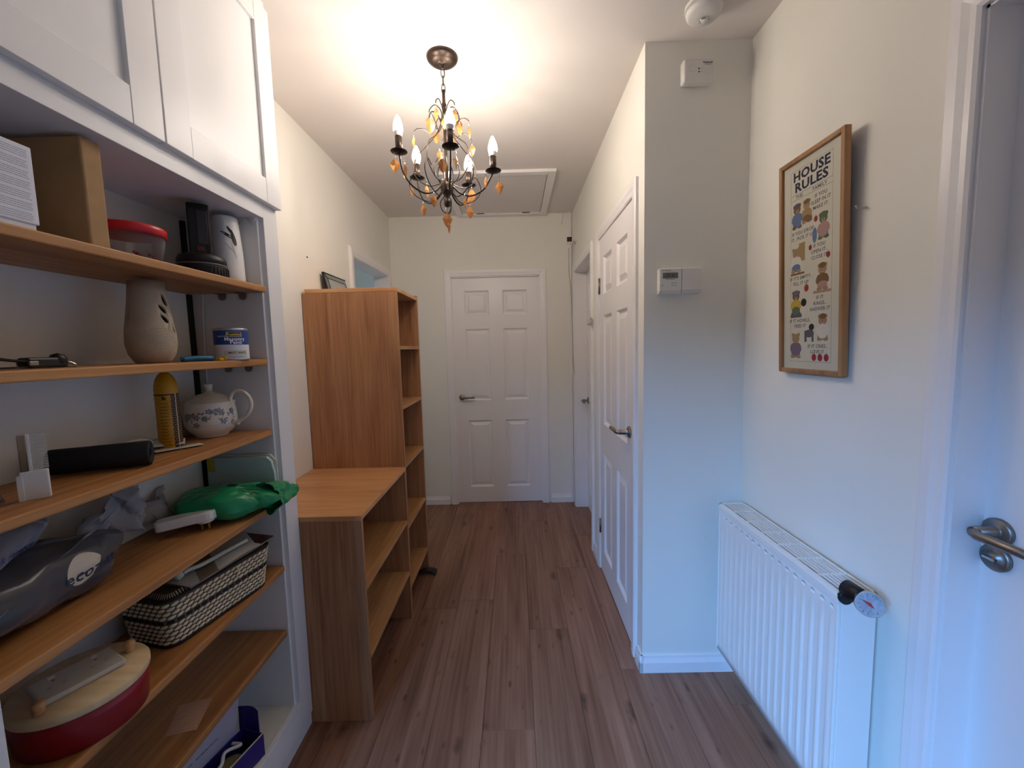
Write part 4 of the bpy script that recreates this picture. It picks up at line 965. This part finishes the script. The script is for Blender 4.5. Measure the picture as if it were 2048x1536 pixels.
# white comb attachment
t = thing('white_comb_holder', 'white plastic comb attachment with fine teeth standing upright', 'comb', (-.862, .70, Z), rot=(0, 0, math.radians(44)))
obj('base', MB().box(-.016, -.006, 0, .018, .006, .052), M['wplas'], t, bevel=.0015)
obj('foot', MB().box(-.020, -.008, 0, -.012, .008, .045), M['wplas'], t, bevel=.001)
obj('spine', MB().box(-.0045, -.003, .05, 0, .003, .118), M['wplas'], t, bevel=.001)
for k in range(22): obj('tooth', MB().box(-.001, -.0012, .0545+.0029*k, .019, .0012, .0558+.0029*k), M['wplas'], t)
obj('clear_sleeve', MB().box(-.014, -.0035, .052, -.0055, .0035, .116), thin_glass('clear_plastic', '#d8d2ca', .2, .1, .05, '#b8b0a8'), t)
t = tag(obj('clear_plastic_pack', crumple(MB(), lambda u, v: (-.93+.05*v+.012*math.sin(u*6), .60+.075*u, Z+.004+.03*math.sin(v*PI)*(.7+.3*math.sin(u*9))), 14, 10, .002, 21), thin_glass('clear_blister', '#d8d2ca', .5, .1, .25, '#b3aaa0'), at=(-.9, .63, Z), solid=.001), 'crumpled clear plastic pack beside the white comb', 'packaging')

from mathutils.bvhtree import BVHTree
def drape(print_mb, skin_mb, d, lift=.0012):
    """press flat lettering onto a crumpled skin along direction d"""
    tree = BVHTree.FromPolygons([tuple(v) for v in skin_mb.v], skin_mb.f); d = Vector(d).normalized()
    out = MB(); vs = []
    for v in print_mb.v:
        h = tree.ray_cast(v-d*.25, d)[0]; vs.append(h-d*lift if h else None)
    keep = [f for f in print_mb.f if all(vs[i] is not None for i in f)]
    used = {i for f in keep for i in f}; mp = {}
    for i in sorted(used): mp[i] = len(out.v); out.v.append(vs[i])
    for f in keep: out.f.append([mp[i] for i in f]); out.m.append(0); out.sm.append(False)
    return out
# fourth shelf
Z = SZ[3]
def lump(c, h, amp, seed, rot=0, p=2.4, nu=40, nv=22, flat=True, taper=None, fine=.07):
    """a soft bag: rounded box with creases, resting on the shelf"""
    cx, cy, cz = c; hx, hy, hz = h; Rm = RZ(rot)
    def f(u, v):
        a = 2*PI*u; e = (v-.5)*PI; sg = lambda q: math.copysign(abs(q)**(2/p), q)
        x = hx*sg(math.cos(e))*sg(math.cos(a)); y = hy*sg(math.cos(e))*sg(math.sin(a)); z = hz*sg(math.sin(e))
        if taper: k = taper((y/hy+1)/2); x *= k; z *= k
        w = Rm @ Vector((x, y, z)); return Vector((cx, cy, cz))+w
    mb = crumple(MB(), f, nu, nv, amp, seed, closeu=True, fine=fine)
    if flat:
        zmin = cz-hz
        for v in mb.v: v.z = max(v.z, zmin)
    return mb
t = thing('grey_plastic_bag', 'dark translucent grey plastic bag with printed blue lettering', 'plastic bag', (-.93, .74, Z))
dkb = thin_glass('dark_polythene', '#8a888c', .6, .2, .5, '#66656a')
skin = lump((-.935, .735, Z+.062), (.078, .185, .061), .010, 31, 4, p=2.7, fine=.03, nu=90, nv=46, taper=lambda k: 1-.5*max(0, k-.6)/.4)
obj('bag_skin', skin, dkb, t)
rl = lump((-.868, .758, Z+.070), (.010, .032, .030), .001, 3, 4, p=2, nu=24, nv=14, flat=False)
obj('cotton_roll', drape(rl, skin, (-1, 0, -.15), .0008), plain('cream_cotton', '#d8ccb8', .8), t, fixn=False)
mb = MB(); text(mb, 'ecozone', .034, frame3((-.8535, .785, Z+.062), (.02, 1, .03), (-.45, 0, 1)), 0, bold=.0006); text(mb, 'polythene  please recycle', .012, frame3((-.852, .78, Z+.036), (.02, 1, .03), (-.25, 0, 1)), 0)
obj('blue_print', drape(mb, skin, (-1, 0, -.15), .0016), plain('blue_print', '#303d52', .6), t, fixn=False)
obj('folded_edge', crumple(MB(), lambda u, v: Vector((-.88+.035*v-.05*u, .60+.27*u, Z+.030+.085*u+.035*v)), 24, 8, .003, 37), thin_glass('pale_fold', '#bdbcc0', .5, .3, .5, '#a2a2a6'), t, solid=.0008)
t = thing('pale_plastic_bag', 'pale crinkled plastic bag with blue print folded over the dark bag', 'plastic bag', (-.95, .66, Z+.06))
plb = thin_glass('pale_polythene', '#c9c7cc', .5, .3, .5, '#a3a2ab')
skin = lump((-.955, .630, Z+.146), (.068, .145, .046), .009, 33, 8, p=2.6, nu=80, nv=36, flat=False)
obj('bag_skin', skin, plb, t)
mb = MB(); text(mb, 'SEALED FOR FRESHNESS', .017, frame3((-.884, .66, Z+.140), (.1, 1, .0), (-.5, 0, 1)), 0); text(mb, 'FOODS', .03, frame3((-.884, .60, Z+.165), (.1, 1, .0), (-.5, 0, 1)), 0, bold=.001)
obj('blue_print', drape(mb, skin, (-1, 0, -.2)), plain('blue_print2', '#3b3f7a', .6), t, fixn=False)
t = tag(obj('clear_film', crumple(MB(), lambda u, v: (-.985+.05*math.sin(u*4+1)*v*.4+.012*math.sin(u*17), .865+.265*u, Z+.026+(.135-.05*u-.03*math.cos(u*8))*v+.05*(1-u)*(1-v)*.6), 60, 26, .009, 41, 20), thin_glass('grey_film', '#d9d6d8', .5, .3, .38, '#c4c0c0'), at=(-.99, 1.0, Z), solid=.0006), 'pale translucent plastic film bunched along the back of the shelf', 'plastic film')
# green carrier bag
grn = plain('green_polythene', '#0a8a55', .32, spec=.6, sheen=.1)
t = thing('green_bag', 'bright green plastic bag with twisted end overhanging the shelf', 'plastic bag', (-.86, 1.19, Z))
gskin = lump((-.862, 1.182, Z+.046), (.088, .142, .045), .0085, 51, -74, p=2.5, nu=110, nv=54, taper=lambda k: 1-.45*max(0, k-.55)/.45)
obj('bag_skin', gskin, grn, t)
def tail(u, v):
    q = v; r = .043*(1-q)**.8+.008; a = 2*PI*u
    c = Vector((-.765, 1.195, Z+.042)).lerp(Vector((-.752, 1.335, Z+.030)), q)
    return c+Vector((math.cos(a)*r*.7, 0, math.sin(a)*r))
obj('bag_end', crumple(MB(), tail, 48, 24, .007, 57, 26, closeu=True), grn, t)
Mg = frame3((-.850, 1.165, Z+.12), (1, .25, 0), (-.25, 1, .0))
def gridrect(x0, y0, x1, y1, nx=8, ny=4): return MB().grid(lambda u, v: Mg @ Vector((x0+(x1-x0)*u, y0+(y1-y0)*v, 0)), nx, ny, smooth=False)
obj('black_logo', drape(gridrect(-.012, -.012, .012, .012, 6, 6), gskin, (0, .3, -1)), M['black'], t, fixn=False)
mb = MB()
for k in range(4): g = gridrect(.022, -.030+.012*k, .075, -.0265+.012*k, 14, 2); mb.add(g.v, g.f)
obj('print_lines', drape(mb, gskin, (0, .3, -1)), plain('dark_green_print', '#06442b', .5), t, fixn=False)
t = thing('paper_pad', 'pale blue and cream paper packet propped behind the green bag', 'packet', (-.9, 1.29, Z))
obj('sheet_stack', MB().prism([(-1.012, Z), (-1.010, Z+.150), (-.815, Z+.150), (-.80, Z+.135), (-.792, Z+.10), (-.79, Z)], 1.284, 1.296, 'y'), plain('pale_blue_paper', '#b9cbc8', .7), t, bevel=.002)
obj('cream_cover', MB().prism([(-1.014, Z), (-1.012, Z+.155), (-.808, Z+.155), (-.79, Z+.135), (-.788, Z)], 1.2965, 1.300, 'y'), plain('cream_paper', '#d8d8bf', .7), t)
mb = MB().box(-1.008, 1.2834, Z+.105, -.985, 1.2839, Z+.148); obj('yellow_label', mb, plain('yellow_print', '#b8a92e', .6), t)
# plug-in device
t = thing('plug_in_adaptor', 'flat white plug-in adaptor with three pins', 'adaptor', (-.905, 1.068, Z+.0005), rot=(0, math.radians(-4), math.radians(30)))
obj('body', MB().prism([(-.055+.012*math.cos(q), .012*math.sin(q)+(.010 if q < PI else -.010)) for q in [PI/2+k*PI/8 for k in range(9)]]+[(.045+.022*math.cos(q), .022*math.sin(q)) for q in [-PI/2+k*PI/8 for k in range(9)]], .024, .050), M['wplas'], t, bevel=.004)
obj('plug_face', MB().lathe([(.018, .018), (.0195, .020), (.0195, .025)], 28, T(.040, 0, 0)), M['wplas'], t)
pin = plain('brass_pin', '#b09a58', .3, metal=1)
for px, py, w in ((.030, -.001, .004), (.047, -.009, .003), (.047, .009, .003)): obj('pin', MB().box(px-.002, py-w, -.001, px+.002, py+w, .019), pin, t)

# fifth shelf: woven basket, round tin
Z = SZ[4]
bk = thing('woven_basket', 'cream and brown woven basket with dark trim and papers inside', 'basket', (-.893, 1.080, Z), rot=(0, 0, math.radians(-13)))
BH = .128
def ring_pt(s, z, lift=0):
    """point on the basket wall: s 0..1 round the rim, z 0..BH"""
    k = z/BH; hx, hy, rc = .072+.014*k, .143+.012*k, .028
    L = [2*(hy-rc), 2*(hx-rc), 2*(hy-rc), 2*(hx-rc)]; arc = rc*PI/2; tot = sum(L)+4*arc; d = (s % 1)*tot
    cs = [(hx-rc, hy-rc), (-(hx-rc), hy-rc), (-(hx-rc), -(hy-rc)), (hx-rc, -(hy-rc))]
    st_ = [(hx, -(hy-rc)), (hx-rc, hy), (-hx, hy-rc), (-(hx-rc), -hy)]; dirs = [(0, 1), (-1, 0), (0, -1), (1, 0)]
    for q in range(4):
        if d <= L[q]:
            n = (dirs[q][1], -dirs[q][0]); return Vector((st_[q][0]+dirs[q][0]*d+n[0]*lift, st_[q][1]+dirs[q][1]*d+n[1]*lift, z)), Vector((dirs[q][0], dirs[q][1], 0)), Vector((n[0], n[1], 0))
        d -= L[q]
        if d <= arc:
            a = q*PI/2+d/rc; n = Vector((math.cos(a), math.sin(a), 0)); return Vector((cs[q][0], cs[q][1], z))+n*(rc+lift), Vector((-n.y, n.x, 0)), n
        d -= arc
obj('wall', MB().grid(lambda u, v: ring_pt(u, .004+v*(BH-.006))[0], 72, 4, closeu=True), plain('basket_brown', '#6a5540', .85), bk, solid=.005)
obj('bottom', MB().add([ring_pt(k/48, .002)[0] for k in range(48)], [tuple(range(48))]), plain('basket_brown2', '#4a3a2c', .85), bk)
mb = MB(); NR, NC = 10, 52
for j in range(NR):
    z = .009+j*(BH-.014)/NR+.004
    if j == 5: continue
    for i in range(NC):
        p, tg, n = ring_pt((i+(.5 if j % 2 else 0))/NC, z, .0018)
        Mo = Matrix((tg, n, Vector((0, 0, 1)))).transposed().to_4x4(); Mo.translation = p
        mb.lathe([(0, -.0092), (.0034, -.0062), (.0052, 0), (.0034, .0062), (0, .0092)], 6, Mo @ SC(1, .62, .95) @ RY(72), smooth=True)
o = obj('weave', mb, plain('cream_straw', '#dfd0b0', .6, var=.15, vscale=60), bk); o['kind'] = 'stuff'
mb = MB()
for i in range(44):
    p, tg, n = ring_pt(i/44, .009+5*(BH-.014)/NR+.004, .0016); Mo = Matrix((tg, n, Vector((0, 0, 1)))).transposed().to_4x4(); Mo.translation = p
    mb.box(-.0072, -.001, -.0042, .0072, .0018, .0042, Mo)
obj('dark_band', mb, M['black2'], bk)
trim = plain('dark_brown_binding', '#241216', .7)
obj('rim_binding', MB().tube([ring_pt(k/72, BH, .0015)[0] for k in range(72)], .0042, 8, closed=True), trim, bk)
obj('base_binding', MB().tube([ring_pt(k/72, .0042, .0015)[0] for k in range(72)], .0040, 8, closed=True), trim, bk)
p, tg, n = ring_pt(.17, BH*.93, .004)
obj('cord_tie', MB().tube(bez([p, p+n*.006+Vector((0, .004, -.012)), p+n*.005+Vector((0, -.004, -.024)), p+n*.006+Vector((0, .006, -.034))], 14), .0016, 6).lathe([(0, -.004), (.004, 0), (0, .004)], 8, T(*(p+n*.004))), plain('string', '#d8ccb0', .8), bk)
mb = MB(); m2 = []
def liner(u, v):
    q, tg, n = ring_pt(u, BH-.004+.016*v, -.004-.010*v); return q
mb.grid(liner, 260, 3, closeu=True)
for k in range(len(mb.m)): mb.m[k] = (k//2) % 2
obj('striped_lining', mb, [plain('lining_black', '#1d1815', .8), plain('lining_cream', '#a8987f', .8)], bk, solid=.001)
obj('lining_floor', MB().add([ring_pt(k/48, BH+.004, -.013)[0] for k in range(48)], [tuple(range(48))]), plain('lining_brown', '#5a4a3c', .8), bk)
t = thing('magazine', 'shiny plastic-wrapped magazine lying across the woven basket', 'magazine', (-.865, 1.10, Z+BH+.012), rot=(math.radians(2.0), 0, math.radians(-13)))
obj('pages', MB().box(-.072, -.13, 0, .074, .135, .004), plain('magazine_cover', '#6e6053', .3, var=.12, vscale=14), t)
obj('maroon_panel', MB().box(-.07, .085, .0041, .073, .134, .0046), plain('maroon_print', '#4c2a2c', .25), t)
obj('wrapper', MB().grid(lambda u, v: (-.073+.148*u, -.131+.267*v, .0052+.002*math.sin(v*9+u*3)), 8, 18), thin_glass('shiny_wrap', '#e8e8e8', .9, .12, .1, '#c8c8c8'), t)
t = tag(obj('white_wrapped_cord', MB().tube(bez([(-.872, .995, Z+BH+.026), (-.868, 1.01, Z+BH+.028), (-.855, 1.04, Z+BH+.026), (-.84, 1.10, Z+BH+.027), (-.825, 1.15, Z+BH+.029), (-.818, 1.168, Z+BH+.030)], 24), .0058, 8).lathe([(0, -.012), (.011, -.003), (.009, .008), (0, .012)], 10, T(-.874, .985, Z+BH+.026)), plain('white_wrap', '#cfd2c4', .4), at=(-.85, 1.07, Z+BH+.02)), 'white wrapped cord lying on top of the magazine', 'cord')
# round red tin with wooden lid and pegs
TN = (-.872, .742); 
t = thing('round_red_tin', 'large round red tin with pale wooden lid', 'tin', (TN[0], TN[1], Z))
Mt = T(TN[0], TN[1], Z)
obj('tin_body', MB().lathe([(.090, 0), (.094, .002), (.098, .05), (.100, .072)], 56, Mt), plain('red_enamel', '#8f1420', .3, spec=.6), t)
ld = obj('lid', MB().lathe([(.1005, .070), (.1015, .073), (.1015, .082), (.099, .086), (0, .086)], 56, Mt), wood('pale_wood_lid', ('#b99f78', '#d0b68e', '#dcc6a2'), 'x', .55, 60, 9), t)
for x, y in ((-.842, .812), (-.862, .662)): obj('peg', MB().lathe([(.0075, 0), (.0085, .004), (.0075, .010), (.010, .016), (.009, .022), (0, .024)], 16, T(x, y, Z+.0855)), M['edge'], ld)
t = thing('socket_plate', 'white double socket faceplate resting on the round tin', 'socket', (-.878, .742, Z+.0862), rot=(0, 0, math.radians(62)))
sp = obj('plate', MB().box(-.060, -.042, 0, .060, .042, .011), plain('ivory_plastic', '#cfc9bf', .4), t, bevel=.004, seg=3)
mb = MB()
for s in (-.03, .03):
    for a, b, c, d_ in ((-.002, .012, .002, .020), (-.013, -.008, -.007, -.005), (.007, -.008, .013, -.005)): mb.box(s+a, b, .002, s+c, d_, .02)
carve(sp, mb)
for s in (-.03, .03): obj('rocker_switch', MB().box(s-.005, .024, .0105, s+.005, .034, .0135), M['wplas'], t, bevel=.001)
tag(obj('tissue_scrap', crumple(MB(), lambda u, v: (-.99+.05*u, .605+.045*v, Z+.008+.03*math.sin(u*PI)*math.sin(v*2.6)), 12, 12, .004, 71), plain('tissue_white', '#d5d3d6', .7), at=(-.97, .63, Z), solid=.001), 'scrap of crumpled white tissue behind the round tin', 'tissue')

# sixth shelf
Z = SZ[5]
t = thing('paper_note', 'small pink paper note with faint handwriting on lowest pine shelf', 'note', (-.88, .98, Z), local=True)
pq = [(-.894, .922), (-.829, .941), (-.860, 1.037), (-.933, 1.012)]
obj('slip', MB().prism([(x+.88, y-.98) for x, y in pq], .0004, .0010), plain('pink_paper', '#b98d72', .8), t)
mb = MB()
for k in range(7):
    f = .12+.11*k; a0 = Vector(pq[0]).lerp(Vector(pq[3]), f); a1 = Vector(pq[1]).lerp(Vector(pq[2]), f)
    pts = [a0.lerp(a1, .08+.84*q/14) for q in range(15)]
    mb.tube([(p.x+.88, p.y-.98+.002*math.sin(q*2.3+k), .0013) for q, p in enumerate(pts)], .0005, 4)
obj('handwriting', mb, plain('faint_ink', '#d9bfa8', .8), t)
tag(obj('black_pouch', lump((-.975, .775, Z+.014), (.045, .05, .014), .002, 81), M['black2'], at=(-.975, .775, Z)), 'soft black pouch lying at the back of the lowest pine shelf', 'pouch')
# cupboard base: purple box, envelope
Z = .152
pur = plain('purple_card', '#2a1a72', .4)
t = thing('purple_box', 'open purple gift box holding odds and ends', 'box', (-.86, 1.06, Z))
Mb = T(-.855, 1.075, Z) @ RZ(-15)
obj('box_base', MB().box(-.04, -.12, 0, .04, .075, .004, Mb), pur, t)
for b in ((-.04, -.12, 0, -.037, .075, .07), (.037, -.12, 0, .04, .075, .07), (-.04, -.12, 0, .04, -.117, .07), (-.04, .072, 0, .04, .075, .07)): obj('box_side', MB().box(*b, Mb), pur, t, bevel=.0008)
obj('box_rim', MB().box(.0365, -.12, .0695, .0405, .0755, .0712, Mb), plain('cream_rim', '#c9bda0', .5), t)
obj('box_lid_flap', crumple(MB(), lambda u, v: Mb @ Vector((-.045+.075*u-.02*v, .068+.018*v+.01*math.sin(u*3), .03+.095*v)), 8, 8, .001, 5), pur, t, solid=.002)
mb = MB().tube(bez([(-.885, 1.0, Z+.055), (-.86, 1.04, Z+.066), (-.875, 1.08, Z+.068), (-.85, 1.11, Z+.060), (-.885, 1.12, Z+.055)], 24), .005, 8)
tag(obj('white_lead', mb, M['wplas'], at=(-.87, 1.06, Z+.05)), 'white lead coiled inside the purple box', 'cable')
tag(obj('folded_cloth', lump((-.868, 1.045, Z+.03), (.028, .06, .025), .004, 91, -15), plain('khaki_cloth', '#6b6546', .9), at=(-.868, 1.045, Z+.005)), 'bundle of khaki cloth stuffed in the purple box', 'cloth')
t = thing('white_folder', 'white card folder leaning out under the lowest pine shelf', 'folder', (-.90, 1.05, Z))
Mf = T(-.915, 1.06, Z) @ RZ(-14) @ RY(10)
obj('card', MB().box(-.004, -.13, 0, .0, .085, .205, Mf), plain('folder_white', '#b9b4c0', .6), t)
mb = MB(); text(mb, '~~~~ ~~~~~', .022, frame3(Mf @ Vector((.0006, -.04, .12)), Mf.to_3x3() @ Vector((0, 1, 0)), Mf.to_3x3() @ Vector((0, 0, 1))), .0002); text(mb, 'Q', .03, frame3(Mf @ Vector((.0006, -.05, .08)), Mf.to_3x3() @ Vector((0, 1, 0)), Mf.to_3x3() @ Vector((0, 0, 1))), .0002)
obj('handwriting', mb, M['ink'], t)
